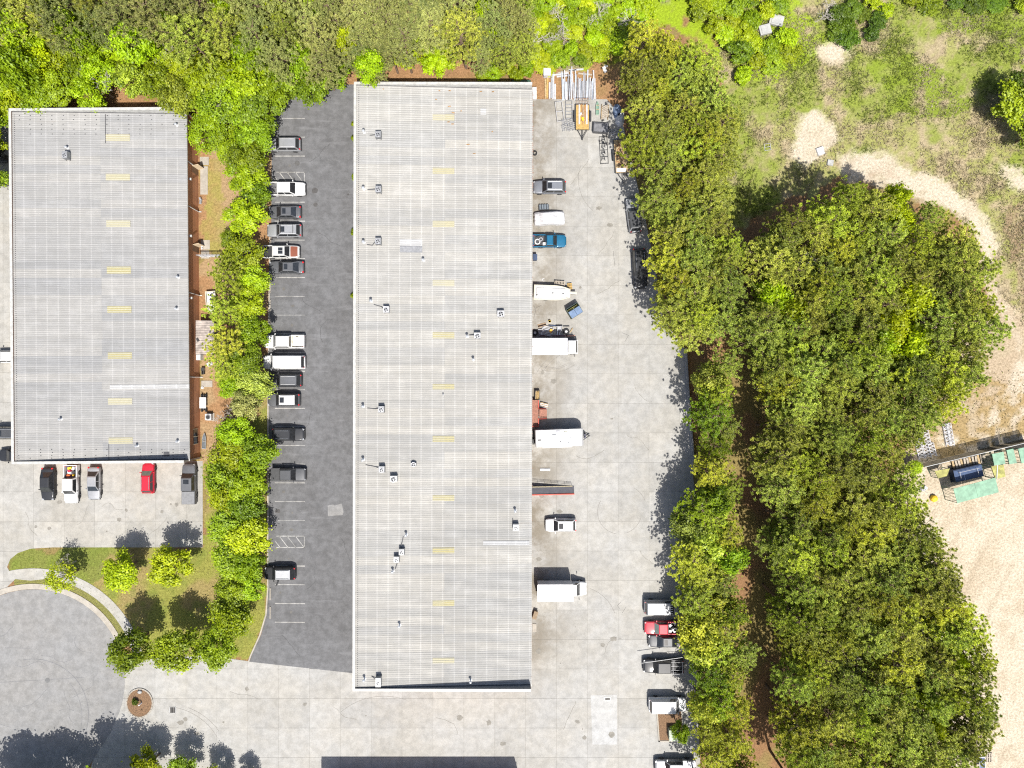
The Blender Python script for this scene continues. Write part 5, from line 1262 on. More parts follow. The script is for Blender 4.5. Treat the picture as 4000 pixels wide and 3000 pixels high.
# lattice trusses stacked by the trees
def truss(px, py, rz, L, W, label, n=4, z=0.0, h=.35, group=None):
    t = thing('truss_frame', (*P(px, py, .5), z), rz, label, 'truss', group)
    for y in (-W/2, W/2):
        for zz in (.04, h): MB().box(0, y, zz, L, .07, .07).build('chord', STEEL, t)
    r_ = MB()
    for k in range(n):
        x0, x1 = -L/2+L*k/n, -L/2+L*(k+1)/n
        for zz in (.04, h): r_.tube((x0,-W/2,zz),(x1,W/2,zz),.03,n=4).tube((x0,W/2,zz),(x0,-W/2,zz),.03,n=4).tube((x0,W/2,zz),((x0+x1)/2,-W/2,zz),.025,n=4)
        for y in (-W/2, W/2): r_.tube((x0,y,0),(x0,y,h),.03,n=4)
    r_.build('web', STEEL, t)
    return t
truss(3592, 1720, -78, 2.2, .9, 'white lattice frame at the edge of the trees, left of the upper stack')
truss(3622, 1712, -78, 2.2, .9, 'white lattice frame at the edge of the trees, right of the upper stack')
truss(3598, 1768, -75, 2.0, .8, 'white lattice frame in the lower stack, left of three')
truss(3623, 1763, -75, 2.0, .8, 'white lattice frame in the lower stack, middle of three')
truss(3645, 1758, -75, 2.0, .8, 'white lattice frame in the lower stack, right of three')
truss(3703, 1700, -80, 3.3, .7, 'long white lattice frame standing apart on the sand', n=6)
truss(3716, 1698, -80, 3.3, .6, 'long white lattice frame lying against its twin on the sand', n=6)
solo('drum_heap', MB().loft([[(q*math.cos(a), q*math.sin(a), z) for a in np.linspace(0,2*math.pi,9)[:-1]] for q, z in ((.5,0),(.55,.3),(.45,.55),(.2,.7))]), YEL, 3644, 1946, 'bright yellow bundle on the sand at the tree edge', 'bundle')
solo('scrap_heap', MB().box(0,0,.2,.9,.6,.4,20,top=(.5,.5)).box(.4,.3,.15,.4,.5,.3,50).tube((-.5,.2,.3),(.5,-.4,.5),.04), GALV, 3602, 1912, 'grey scrap heap on the sand above the yellow bundle', 'scrap')
pallet(3858, 2958, 0, 'brown grid pallet at the bottom right corner on the sand', 1.15, 1.4, m_=WOODG, n=4)
t = thing('steel_table', (*P(3822, 2970), 0), 2, 'blue-topped steel stand left of the grid pallet in the bottom right corner', 'stand')
MB().box(0,0,.8,.9,2.0,.06).build('top', M('top_blue',(.05,.07,.16),.5), t)
for x in (-.4,.4): MB().box(x,0,.85,.07,2.05,.1).build('rail', STEEL, t)
for y in (-.9,0,.9): MB().box(0,y,.87,.85,.07,.08).build('cross_rail', STEEL, t)
for x in (-.4,.4):
    for y in (-.95,.95): MB().box(x,y,.4,.06,.06,.78).build('leg', STEEL, t)
# concrete blocks in the weeds
for q, rz, s_, lab in (((2985,120),14,(1.7,1.4,.5),'left of two pale concrete slabs dumped in the weeds at the top'), ((3030,83),-14,(2.0,1.5,.45),'right of two pale concrete slabs dumped in the weeds at the top')):
    solo('concrete_block', MB().box(0,0,s_[2]/2,*s_).box(.1,.05,s_[2]+.04,s_[0]*.8,s_[1]*.85,.08), CONC_NEW, *q, lab, 'slab', rz=rz)
frame_rack(2997, 575, 8, .9, 1.0, 3, 'small pale square frame on the bare ground left of the gravel heap', STEEL, lift=.12)
solo('stone_slab', MB().box(0,0,.15,1.1,1.2,.3,20,top=(.9,.9)), PLAST_W, 3203, 592, 'white block at the shaded foot of the gravel heap', 'slab')
solo('stone_slab', MB().box(0,0,.12,1.0,.9,.25,-10,top=(.85,.85)), CONC_NEW, 3242, 636, 'pale block right of the white one at the gravel heap', 'slab')
# ------------------------------------------------------------------ trees
def leaf_mat(name, a, b_, hv=.035, trans=.42):
    m = bpy.data.materials.new(name); m.use_nodes = True; nt = m.node_tree; nt.nodes.clear()
    out = nt.nodes.new('ShaderNodeOutputMaterial'); at = nt.nodes.new('ShaderNodeAttribute'); at.attribute_name = 'tint'
    oi = nt.nodes.new('ShaderNodeObjectInfo')
    k = mix(nt, at.outputs['Fac'], a, b_)
    hs = nt.nodes.new('ShaderNodeHueSaturation'); nt.links.new(k, hs.inputs['Color'])
    nt.links.new(ramp(nt, oi.outputs['Random'], 0, 1, .5-hv*.8, .5+hv*.1), hs.inputs['Hue'])
    r2 = nt.nodes.new('ShaderNodeMath'); r2.operation = 'FRACT'; nt.links.new(mul(nt, oi.outputs['Random'], 7.31), r2.inputs[0])
    nt.links.new(ramp(nt, r2.outputs[0], 0, 1, .75, 1.25), hs.inputs['Value'])
    d = nt.nodes.new('ShaderNodeBsdfDiffuse'); tr = nt.nodes.new('ShaderNodeBsdfTranslucent'); mx = nt.nodes.new('ShaderNodeMixShader'); mx.inputs[0].default_value = trans
    gl = nt.nodes.new('ShaderNodeBsdfGlossy'); gl.inputs['Roughness'].default_value = .5; gl.inputs['Color'].default_value = (.5,.5,.5,1)
    mx2 = nt.nodes.new('ShaderNodeMixShader'); mx2.inputs[0].default_value = .035
    nt.links.new(hs.outputs[0], d.inputs[0]); nt.links.new(hs.outputs[0], tr.inputs[0])
    nt.links.new(d.outputs[0], mx.inputs[1]); nt.links.new(tr.outputs[0], mx.inputs[2])
    nt.links.new(mx.outputs[0], mx2.inputs[1]); nt.links.new(gl.outputs[0], mx2.inputs[2]); nt.links.new(mx2.outputs[0], out.inputs[0])
    return m
PINE = leaf_mat('pine_needles', (.085,.125,.016), (.44,.53,.075))
PINE_O = leaf_mat('pine_needles_olive', (.175,.215,.06), (.38,.43,.125))
PINE_Y = leaf_mat('pine_needles_yellow', (.105,.15,.012), (.49,.58,.048))
LEAF = leaf_mat('leaves_green', (.08,.14,.006), (.28,.41,.011))
LEAF_L = leaf_mat('leaves_lime', (.135,.215,.005), (.37,.52,.008))
LEAF_Y = leaf_mat('leaves_yellow', (.19,.28,.004), (.40,.55,.006))
LEAF_D = leaf_mat('leaves_dark', (.04,.08,.006), (.13,.22,.012))
BARK = M('bark_brown', (.16,.11,.075), .95, var=.3, scale=4); BARK_G = M('bark_grey', (.36,.33,.29), .95, var=.25, scale=4)

def leaf_mesh(name, C, A, B, tint, mat):
    """rhombic leaves: centres C, half-length vectors A, half-width vectors B"""
    n = len(C)
    V = np.stack([C-A, C+B, C+A, C-B], 1).reshape(-1, 3)
    me = bpy.data.meshes.new(name)
    me.vertices.add(4*n); me.vertices.foreach_set('co', V.ravel())
    me.loops.add(4*n); me.loops.foreach_set('vertex_index', np.arange(4*n, dtype=np.int32))
    me.polygons.add(n); me.polygons.foreach_set('loop_start', np.arange(0, 4*n, 4, dtype=np.int32))
    me.update()
    a = me.attributes.new('tint', 'FLOAT', 'POINT'); a.data.foreach_set('value', np.repeat(tint, 4))
    me.materials.append(mat); return me
def unit(v): return v/np.maximum(np.linalg.norm(v, axis=-1, keepdims=True), 1e-9)
def perp(d, rng):
    return unit(np.cross(d, unit(rng.normal(size=d.shape))))

def make_pine(seed):
    """13 m tall, crown 3 m in radius, as bunches of needles on whorled boughs"""
    rng = np.random.default_rng(seed); H = 13.0; tr = MB(); lean = rng.normal(size=2)*.25
    tr.tube((0,0,-.3), (lean[0]*.5, lean[1]*.5, H*.5), .2, .14, 7, False).tube((lean[0]*.5, lean[1]*.5, H*.5), (lean[0], lean[1], H*.97), .14, .03, 6, False)
    tuft = []; td = []
    for z in np.arange(H*.42, H*.985, .62):
        u = (z/H-.42)/.58; rad = 3.1*(1-u**2.5)**.7*(.6+.5*min(1, u*3.2))
        nb = rng.integers(4, 7); a0 = rng.uniform(0, 6.28)
        for b_ in range(nb):
            if rng.uniform() < .12: continue
            a = a0 + b_*6.28/nb + rng.normal()*.25; Lb = rad*rng.uniform(.65, 1.12)+.25
            up = .12+.55*u; p0 = np.array([lean[0]*z/H, lean[1]*z/H, z]); d = np.array([math.cos(a), math.sin(a), up]); d /= np.linalg.norm(d)
            p1 = p0 + d*Lb; tr.tube(p0, p1, .045, .012, 3, False)
            for t in np.arange(.25, 1.03, .38/max(Lb, .5)):
                side = np.array([-d[1], d[0], 0])
                for _ in range(2 if t > .45 else 1):
                    tuft.append(p0 + d*Lb*t + side*rng.normal()*.34*(Lb*.4+.3) + np.array([0, 0, rng.normal()*.1+.1])); td.append(d*.5+np.array([0,0,.8]))
    T = np.array(tuft); D = np.array(td); k = 28
    C0 = np.repeat(T, k, 0); dirs = unit(rng.normal(size=C0.shape)*.8 + np.repeat(unit(D), k, 0)*.75)
    ln = rng.uniform(.10, .18, (len(C0), 1)); A = dirs*ln; B = unit(np.cross(dirs, np.array([0,0,1.])+rng.normal(size=dirs.shape)*.25))*rng.uniform(.026, .046, (len(C0), 1))
    tint = np.clip(np.repeat(rng.uniform(.15, .85, len(T)), k) + rng.normal(size=len(C0))*.15, 0, 1)
    return tr, C0 + A*.9, A, B, tint

def make_broad(seed, H=7.0, Rc=2.8, nl=5200, gap=.0, lo=.25):
    """leafy crown built of clumps on limbs"""
    rng = np.random.default_rng(seed); tr = MB(); zc = H*(.5+lo/2); hz = H*(1-lo)/2
    tr.tube((0,0,-.3), (0,0,H*lo+.3), .17, .13, 7, False)
    nc = 28; cl = []
    while len(cl) < nc:
        v = rng.normal(size=3); v /= np.linalg.norm(v); q = rng.uniform(.35, .95)**.6
        if v[2] < -.55: continue
        cl.append(np.array([v[0]*Rc*q*.86, v[1]*Rc*q*.86, zc+v[2]*hz*q*.85]))
    cl = np.array(cl); cr = rng.uniform(.5, .95, nc)*Rc/2.8
    for c in cl:
        b0 = np.array([0, 0, H*lo+.2]); m_ = (b0+c)/2+np.array([0,0,-.15]); tr.tube(b0, m_, .055, .035, 4, False); tr.tube(m_, c, .035, .012, 3, False)
    per = nl//nc; C = []; Nn = []
    w = cr**2/np.sum(cr**2)
    ti = []
    for c, r, wi in zip(cl, cr, w):
        n = int(nl*wi); v = unit(rng.normal(size=(n, 3))); v[:, 2] = np.abs(v[:, 2])*.9 - .25*(rng.uniform(size=n) < .45)
        v = unit(v); q = np.abs(rng.normal(.8, .34, (n, 1)))
        C.append(c + v*r*q*np.array([1,1,.8])); Nn.append(unit(v+rng.normal(size=(n,3))*.5+np.array([0,-.25,.75]))); ti.append(np.full(n, rng.uniform(.25,.75)))
    C = np.concatenate(C); N_ = np.concatenate(Nn); ti = np.concatenate(ti)
    A = perp(N_, rng); B = np.cross(N_, A); s_ = rng.uniform(.10, .185, (len(C), 1))
    tint = np.clip(ti + rng.normal(size=len(C))*.22, 0, 1)
    return tr, C, A*s_, B*s_*.7, tint

def make_bare(seed, H=6.0, spread=2.2):
    rng = random.Random(seed); tr = MB(); tw = MB()
    def grow(p, d, L_, r, depth):
        q = p + d*L_
        (tr if depth > 3 else tw).tube(p, q, r, r*.65, 5 if depth > 3 else 3, False)
        if depth == 0: return
        for _ in range(3 if depth > 1 else 4):
            nd = (d + Vector((rng.gauss(0,.55), rng.gauss(0,.55), rng.gauss(.1,.3)))).normalized()
            grow(q, nd, L_*rng.uniform(.6,.85), max(.014, r*.6), depth-1)
    grow(Vector((0,0,-.2)), Vector((0,0,1)), H*.28, .14, 5)
    return tr, tw
PROTO = {}
def proto(kind):
    if kind in PROTO: return PROTO[kind]
    k, s_ = kind[0], int(kind[1:])
    if k == 'p': tr, *lv = make_pine(100+s_); me = leaf_mesh('crown', *lv, PINE)
    elif k == 'b': tr, *lv = make_broad(200+s_); me = leaf_mesh('crown', *lv, LEAF)
    elif k == 's': tr, *lv = make_broad(300+s_, H=2.4, Rc=1.6, nl=2600, lo=.02); me = leaf_mesh('crown', *lv, LEAF)
    elif k == 't': tr, *lv = make_broad(400+s_, H=6.0, Rc=2.6, nl=1500, lo=.3); me = leaf_mesh('crown', *lv, LEAF)
    else:
        tr, tw = make_bare(500+s_); me = tw.mesh('twigs', BARK_G)
    PROTO[kind] = (tr.mesh('trunk', BARK_G if k == 'x' else BARK), me); return PROTO[kind]
HGT = dict(p=13.0, b=7.0, s=2.4, t=6.0, x=6.0); RAD = dict(p=3.1, b=2.8, s=1.6, t=2.6, x=2.2)
rt_ = random.Random(42)
def tree(kind, px, py, h, r, mat, name, label, group=None, cat='tree', zc=None):
    """crown seen at photo pixel (px, py)"""
    k = kind[0]; z = h*(.72 if k == 'p' else .62) if zc is None else zc
    t = bpy.data.objects.new(name, None); t.empty_display_size = .5; link(t); tag(t, label, cat, group)
    t.location = (*P(px, py, z), 0); t.rotation_euler = (rt_.gauss(0, .045), rt_.gauss(0, .045), rt_.uniform(0, 6.28)); s_ = r/RAD[k]; t.scale = (s_*rt_.uniform(.88, 1.12), s_*rt_.uniform(.88, 1.12), h/HGT[k])
    a, b_ = proto(kind)
    obj('trunk' if k != 's' else 'stem', a, t)
    obj('crown' if k != 'x' else 'twigs', b_, t, mat if k != 'x' else None)
    return t
def scatter(poly, gap, seed, avoid=(), tries=9000):
    rng = random.Random(seed); xs = [p[0] for p in poly]; ys = [p[1] for p in poly]; out = []
    cand = [(rng.uniform(min(xs), max(xs)), rng.uniform(min(ys), max(ys))) for _ in range(tries)]; ca_ = np.array(cand); hit = inside(ca_[:, 0], ca_[:, 1], poly)
    for (x, y), h_ in zip(cand, hit):
        if not h_: continue
        if any((x-a)**2+(y-b_)**2 < gap*gap for a, b_ in out): continue
        if any((x-a)**2+(y-b_)**2 < c*c for a, b_, c in avoid): continue
        out.append((x, y))
    return out
ordn = ('first second third fourth fifth sixth seventh eighth ninth tenth eleventh twelfth thirteenth fourteenth fifteenth sixteenth seventeenth eighteenth nineteenth twentieth ' + ' '.join('twenty-' + w for w in 'first second third fourth fifth sixth seventh eighth ninth'.split()) + ' thirtieth').split()
rz_ = random.Random(77)
def grove(poly, gap, seed, kinds, h, r, mats, name, label, group, avoid=(), cat='tree'):
    pts = scatter(poly, gap, seed, avoid); y0 = min(p[1] for p in pts); rows = {}
    for p in pts: rows.setdefault(int((p[1]-y0)/(gap*1.15)), []).append(p)
    for k, row in enumerate(sorted(rows)):
        for i, (x, y) in enumerate(sorted(rows[row])):
            lab = f'{label}, {ordn[k]} row down, {ordn[i]} from left' if len(rows) > 1 else f'{label}, {ordn[i]} from left'
            tree(rz_.choice(kinds), x, y, rz_.uniform(*h), rz_.uniform(*r), rz_.choice(mats), name, lab, group, cat)
PK = ['p0','p1','p2','p3','p4']; BK = ['b0','b1','b2','b3','b4']; SK = ['s0','s1','s2']
# north wood
grove([(-200,-160),(2060,-160),(2060,60),(1900,150),(1500,190),(1300,240),(1000,220),(640,130),(0,100),(-200,100)], 86, 1, PK, (12.5,14.5), (2.6,3.6), [PINE_O,PINE_O,PINE_O,PINE], 'pine_tree',
      'grey-olive pine in the back wood at the top', 'olive pines of the north wood', [(840,110,75),(40,110,60),(30,240,60),(290,120,55),(470,150,55),(930,70,60),(960,180,60),(1010,130,50),(1230,40,50),(1060,30,45),(1350,170,45),(640,60,45),(1180,210,50),(210,60,50)])
grove([(-160,160),(0,150),(600,180),(900,280),(1000,350),(900,390),(720,385),(600,360),(520,330),(460,310),(400,370),(80,385),(-20,440),(-60,700),(-160,700)], 80, 2, BK, (5.5,8.5), (2.4,3.5), [LEAF_L,LEAF_L,LEAF_Y,LEAF,PINE_Y], 'leafy_tree',
      'lime leafy tree behind the grey warehouse', 'lime trees behind the grey warehouse', [(860,130,60)])
grove([(790,330),(1000,280),(1360,260),(1335,330),(1120,360),(1010,450),(870,420)], 78, 3, BK, (7,9), (2.7,3.5), [LEAF,LEAF,LEAF_L], 'leafy_tree',
      'mid green tree overhanging the asphalt top end', 'green trees at the top of the asphalt lot')
grove([(1390,200),(1560,170),(1540,235),(1420,270)], 80, 4, PK, (10,12), (2.2,2.8), [PINE_O], 'pine_tree', 'olive pine behind the long warehouse left corner', 'pines at the corner of the long warehouse')
grove([(1800,110),(2060,80),(2040,240),(1840,240)], 80, 5, PK, (8,11), (2.0,2.7), [PINE_O,PINE], 'pine_tree', 'olive pine behind the long warehouse right end', 'pines behind the north-east end of the long warehouse')
for (x, y, r, m_), lab in zip(((1588,220,2.1,LEAF_Y),(1690,235,2.0,LEAF_Y),(1735,215,2.2,LEAF_L),(1720,130,2.4,LEAF_L),(1665,165,1.8,LEAF_L)),
        ('bright yellow tree alone left of the lime pair behind the long warehouse','yellow-green tree at the front of the bright clump behind the long warehouse','bright lime tree at the right of the clump behind the long warehouse','bright lime tree reaching back into the pines behind the long warehouse','small lime tree in the middle of the bright clump behind the long warehouse')):
    tree(rz_.choice(BK), x, y, 6.5, r, m_, 'leafy_tree', lab)
grove([(1870,268),(2055,262),(2060,292),(1880,298)], 34, 6, SK, (1.5,2.4), (1.0,1.4), [LEAF_L,LEAF_L,LEAF], 'shrub', 'lime shrub at the long warehouse back wall', 'shrubs behind the long warehouse', cat='shrub')
grove([(2070,0),(2600,-60),(2500,90),(2420,180),(2380,230),(2080,245)], 50, 7, SK, (1.0,2.2), (1.1,1.9), [LEAF_L,LEAF_L,LEAF_Y,LEAF], 'shrub', 'bright shrub in weeds behind the beam pile', 'shrubs behind the beam pile', cat='shrub')
for i, (x, y, lab) in enumerate(((2190,70,'grey leafless bush left of the bare brush in the top clearing'),(2330,45,'large grey leafless bush in the clearing above the beam pile'),(2480,60,'grey leafless bush at the tip of the eastern pines'),(2100,150,'grey leafless bush behind the long warehouse corner'),(3240,40,'grey leafless bush at the top right of the two slabs'))):
    tree(f'x{i%3}', x, y, 3.2, 2.0, None, 'bare_bush', lab, cat='bush')
for i, (x, y, lab) in enumerate(((770,60,'grey bare-topped pine among the olive pines at the top'),(1480,60,'bare grey snag among the olive pines above the asphalt lot'),(640,240,'bare grey twiggy tree among the lime trees'),(370,330,'bare greyish tree close behind the grey warehouse roof'),(850,395,'bare greyish tree at the north-east corner of the brick warehouse'))):
    tree(f'x{i%3}', x, y, 7.5, 2.5, None, 'bare_tree', lab)
o = MB().tube((0,0,11), (0,0,-.2), .12, .2, 8).build('dead_trunk', BARK_G); o.location = (*P(872, 158, 0), 0); o.rotation_euler = (0, 0, 0); tag(o, 'bare grey standing trunk in the gap of the wood above the asphalt lot', 'trunk')
for i, (x, y, r, m_) in enumerate(((40,110,3.0,LEAF_L),(30,240,3.0,LEAF_L),(290,120,2.6,LEAF_L),(470,150,2.8,LEAF_L),(930,70,2.8,LEAF_Y),(960,180,3.0,LEAF_L),(1010,130,2.2,LEAF_Y),(1230,40,2.4,LEAF_L),(1060,30,2.0,LEAF_L),(1350,170,2.0,LEAF_L),(1880,60,2.2,LEAF_L),(640,60,2.2,LEAF),(1180,210,2.6,LEAF),(210,60,2.4,LEAF),(1450,250,2.2,LEAF_L))):
    tree(rz_.choice(BK), x, y, 12.5, r, m_, 'leafy_tree', f'{"yellow-green" if m_ is LEAF_Y else "lime" if m_ is LEAF_L else "mid green"} leafy tree among the olive pines at the top, {ordn[sum(1 for q in (40,30,290,470,930,960,1010,1230,1060,1350,1880,640,1180,210,1450) if q < x)]} from left', 'leafy trees among the olive pines', zc=9.5)
# belt of pines along the yard
grove([(2490,340),(2510,180),(2600,180),(2730,250),(2800,430),(2800,640),(2790,830),(2850,1000),(2860,1160),(2800,1300),(2690,1300),(2625,1180),(2600,1020),(2580,850),(2555,690),(2515,520)], 74, 8, PK, (10.5,12.5), (2.5,3.6), [PINE,PINE,PINE_Y], 'pine_tree',
      'dark pine in the upper belt beside the yard', 'pines of the upper yard belt')
grove([(2760,1390),(2828,1400),(2822,1700),(2835,2000),(2862,2400),(2910,3100),(2745,3100),(2755,2720),(2705,2440),(2710,2260),(2690,2060),(2750,1820)], 70, 9, PK+['b0'], (8.5,10.5), (2.3,3.3), [PINE_Y,PINE_Y,PINE,LEAF], 'pine_tree',
      'yellowish pine in the lower belt beside the yard', 'pines of the lower yard belt')
ACC = [(3010,1160,88),(3070,1225,88),(3470,1290,98),(3555,1190,98),(3545,1340,90),(3440,1370,80),(3485,800,75),(3505,880,75),(3590,2725,55),(3620,2850,55),(3710,2560,60)]
grove([(2960,1110),(3040,960),(3130,860),(3280,770),(3400,830),(3560,880),(3690,930),(3770,1060),(3830,1250),(3790,1430),(3670,1590),(3520,1720),(3510,1850),(3540,1960),(3620,2130),(3740,2330),(3830,2500),(3810,2800),(3730,3120),(3120,3120),(3085,2700),(3065,2300),(3050,2000),(3030,1700),(2995,1450),(2940,1330)], 76, 10, PK, (12.5,14.5), (2.6,3.8),
      [PINE,PINE,PINE,PINE_Y], 'pine_tree', 'tall dark pine in the big eastern grove', 'pines of the big eastern grove', ACC)
for (x, y, r, m_), lab in zip(((3010,1160,2.9,LEAF_L),(3070,1225,2.9,LEAF_L),(3470,1290,3.3,LEAF_Y),(3555,1190,3.3,LEAF_L),(3545,1340,3.1,LEAF_Y),(3440,1380,2.7,LEAF_L),(3485,800,2.4,LEAF_L),(3505,880,2.2,LEAF_L),(3590,2725,1.9,LEAF_L),(3620,2850,1.9,LEAF_L),(3400,2820,1.3,LEAF_L),(3710,2560,1.8,LEAF_Y),(2660,2860,1.5,LEAF_L),(3570,1830,1.4,LEAF_Y)),
        ('bright lime tree at the west edge of the grove, upper of two','bright lime tree at the west edge of the grove, lower of two','large yellow-green tree in the heart of the grove, left of the bright clump','large yellow-green tree, top of the bright clump in the grove','large yellow-green tree, lower right of the bright clump in the grove','lime tree, lower left tip of the bright clump in the grove',
         'lime tree at the north edge of the grove beside the dirt track','smaller lime tree just inside the north edge of the grove','small lime tree near the bottom of the grove, upper of two','small lime tree near the bottom of the grove, lower of two','tiny lime tree low in the middle of the grove','yellowish tree at the eastern bulge of the grove','lime bush tree beside the utility cabinet','yellow bush tree at the left end of the screened fence')):
    tree(rz_.choice(BK), x, y, 13 if x > 2950 and x != 3570 else 6 if x != 3570 else 3, r, m_, 'leafy_tree', lab, zc=9.5 if x > 2950 and x != 3570 else None)
for i, (x, y, lab) in enumerate(((3130,980,'bare grey tree with splayed branches in the upper grove'),(3310,1010,'pale bare treetop right of the splayed bare tree in the grove'),(3330,2660,'bare grey treetop in the lower middle of the grove'))):
    tree(f'x{i}', x, y, 13.5, 3.0, None, 'bare_tree', lab, zc=10)
# top right corner and field shrubs
for (x, y, h, r, m_), lab in zip(((3975,420,7,3.4,LEAF),(4040,520,6,2.6,LEAF),(3965,330,6,2.0,LEAF_D)), ('large round dark-shadowed tree at the right edge of the field','leafy tree cut by the right edge just below the large round one','dark leafy tree top above the large round one at the right edge')):
    tree(rz_.choice(BK), x, y, h, r, m_, 'leafy_tree', lab)
grove([(2640,-60),(3020,-60),(3090,120),(3080,210),(2990,260),(2900,330),(2860,200),(2740,90)], 52, 12, SK, (1.3,3.0), (1.2,2.0), [LEAF_L,LEAF_L,LEAF], 'shrub', 'bright shrub around the two concrete slabs', 'shrubs around the concrete slabs', [(2985,120,50),(3030,83,50)], cat='shrub')
grove([(3270,60),(3420,-20),(3470,40),(3400,140),(3330,150),(3260,130)], 48, 13, SK, (1.0,2.0), (1.2,1.7), [LEAF_L,LEAF_D], 'shrub', 'green shrub in the silvery thicket', 'shrubs of the silvery thicket', cat='shrub')
grove([(3500,-80),(4100,-80),(4100,20),(3500,10)], 70, 14, SK, (.8,1.6), (1.2,1.9), [LEAF,LEAF_D], 'shrub', 'green shrub along the top right field edge', 'shrubs along the top of the field', cat='shrub')
# strip between brick warehouse and asphalt lot: (x, y, height, radius, colour, kind)
strip = [(815,520,5.5,2.3,LEAF_L,'b'),(900,560,5.5,2.1,LEAF_L,'b'),(985,520,7,2.4,LEAF,'b'),(960,610,6.5,2.2,LEAF,'b'),(958,690,6,2.2,LEAF_L,'b'),(950,840,6,2.3,LEAF_L,'b'),(1000,760,5,1.6,LEAF,'b'),(955,1000,6,2.3,LEAF_L,'b'),(900,940,3,1.2,LEAF,'b'),
         (905,1100,8,2.2,PINE_Y,'p'),(985,1090,6,1.7,LEAF_L,'b'),(975,1190,6,2.0,LEAF_L,'b'),(900,1210,8,2.1,PINE_Y,'p'),(900,1320,8,2.1,PINE_Y,'p'),(985,1290,6.5,1.8,LEAF_L,'b'),(960,1390,7,1.9,LEAF,'b'),(885,1420,7,1.9,PINE_Y,'p'),(900,1510,5,1.6,LEAF_L,'b'),(985,1500,6,1.8,PINE,'b'),
         (960,1580,6,1.6,PINE_O,'b'),(925,1690,6,2.0,LEAF_L,'b'),(1000,1760,6,2.2,LEAF_L,'b'),(900,1770,6,1.9,LEAF_L,'b'),(880,1870,6,2.1,LEAF,'b'),(965,1880,6.5,2.3,LEAF_L,'b'),(890,1960,6,2.0,LEAF_L,'b'),(970,1990,6.5,2.2,LEAF,'b'),(880,2060,6,2.2,LEAF,'b'),(965,2100,6.5,2.2,LEAF_L,'b'),(905,2170,6,2.3,LEAF,'b'),(975,2200,6,2.0,LEAF_L,'b'),
         (920,2290,5.5,1.9,LEAF,'b'),(985,2300,5,1.5,LEAF_L,'b'),(905,2380,5.5,2.0,LEAF,'b')]
cnt = {}
for x, y, h, r, m_, k in sorted(strip, key=lambda q: q[1]):
    side = 'asphalt side' if x > 940 else 'brick warehouse side'
    tone = {'leaves_lime':'lime green','leaves_green':'mid green','pine_needles_yellow':'yellowish','pine_needles':'dull green','pine_needles_olive':'olive'}[m_.name]
    cnt[(side, tone)] = cnt.get((side, tone), 0) + 1; c_ = cnt[(side, tone)]
    tree(rz_.choice(PK if k == 'p' else BK), x, y, h, r*(1.3 if y < 1060 else 1.38), m_, 'pine_tree' if k == 'p' else 'leafy_tree', f'{tone} {"pine" if k == "p" else "tree"}, {ordn[c_-1]} such from top, {side} of planted strip', 'trees of the planted strip')
for i, (x, y, lab) in enumerate(((935,1370,'silvery bare tree in the planted strip left of the white van'),(905,1625,'bare brown bush in the planted strip beside the condenser'),(935,1540,'bare grey tree in the strip level with the white-roofed car'),(880,1650,'low bare brush spreading over the dirt by the condenser'))):
    tree(f'x{i%3}', x, y, 5.0, 2.1, None, 'bare_tree', lab)
# lawn trees
for (x, y, h, r, m_, k), lab in zip(((470,2225,7.0,3.0,LEAF_L,'b1'),(672,2215,7.2,3.0,LEAF_L,'b3'),(250,2250,5.5,2.6,LEAF_L,'t0')), ('round lime tree on the lawn, left of the matching pair','round lime tree on the lawn, right of the matching pair','thin half-bare tree at the left of the lawn')):
    tree(k, x, y, h, r, m_, 'leafy_tree', lab)
tree('x1', 240, 2215, 5.5, 1.6, None, 'bare_tree', 'bare branches mingled with the thin tree at the left of the lawn')
for (x, y, h, r, m_, k), lab in zip(((500,2530,9.0,3.3,LEAF,'b0'),(690,2545,9.0,3.3,LEAF,'b2'),(860,2520,8,3.3,LEAF,'b4'),(905,2430,7,2.8,LEAF_L,'b1')), ('broad dark green tree beside the turning circle, left of three','broad dark green tree above the driveway, middle of three','broad green tree above the driveway, right of three','leafy tree where the planted strip meets the driveway trees')):
    tree(k, x, y, h, r, m_, 'leafy_tree', lab)
# trees along the bottom edge, some below the picture with only their shade in view
for (x, y, h, r, m_, k), lab in zip(((40,3170,11,3.6,LEAF,'b0'),(170,3190,11,3.4,LEAF,'b2'),(365,3160,11.5,3.6,LEAF,'b3'),(455,3180,11,3.4,LEAF,'b4'),(575,2995,6,2.0,LEAF_L,'b1'),(715,3020,5.5,1.9,LEAF,'b2'),(850,3060,5,1.7,LEAF_L,'b0'),(950,3060,4.2,1.4,LEAF,'b3')),
        ('tree below the picture casting the leftmost shade on the turning circle','tree below the picture casting the second shade on the turning circle','tree below the picture casting the large shade beside the mulch island','tree below the picture beside the one shading the driveway mouth','lime tree showing its top at the bottom edge below the mulch island','green tree showing its top at the bottom edge right of the lime one','small tree at the bottom edge shading the driveway, left of the last','smallest tree at the bottom edge, last before the open concrete')):
    tree(k, x, y, h, r*1.3, m_, 'leafy_tree', lab)
# wall shrubs, island plants
for (x, y), lab in zip(((1372,482),(1372,540),(1373,690),(1373,905),(1373,1155)), ('topmost','second','third','fourth','lowest')):
    tree('s0', x+12, y, 1.2, .55, LEAF, 'shrub', f'{lab} small clipped shrub at the foot of the long warehouse beside the asphalt', cat='shrub')
tree('s1', 527, 2745, .9, .5, LEAF_D, 'shrub', 'small dark plant on the round mulch island', cat='shrub')
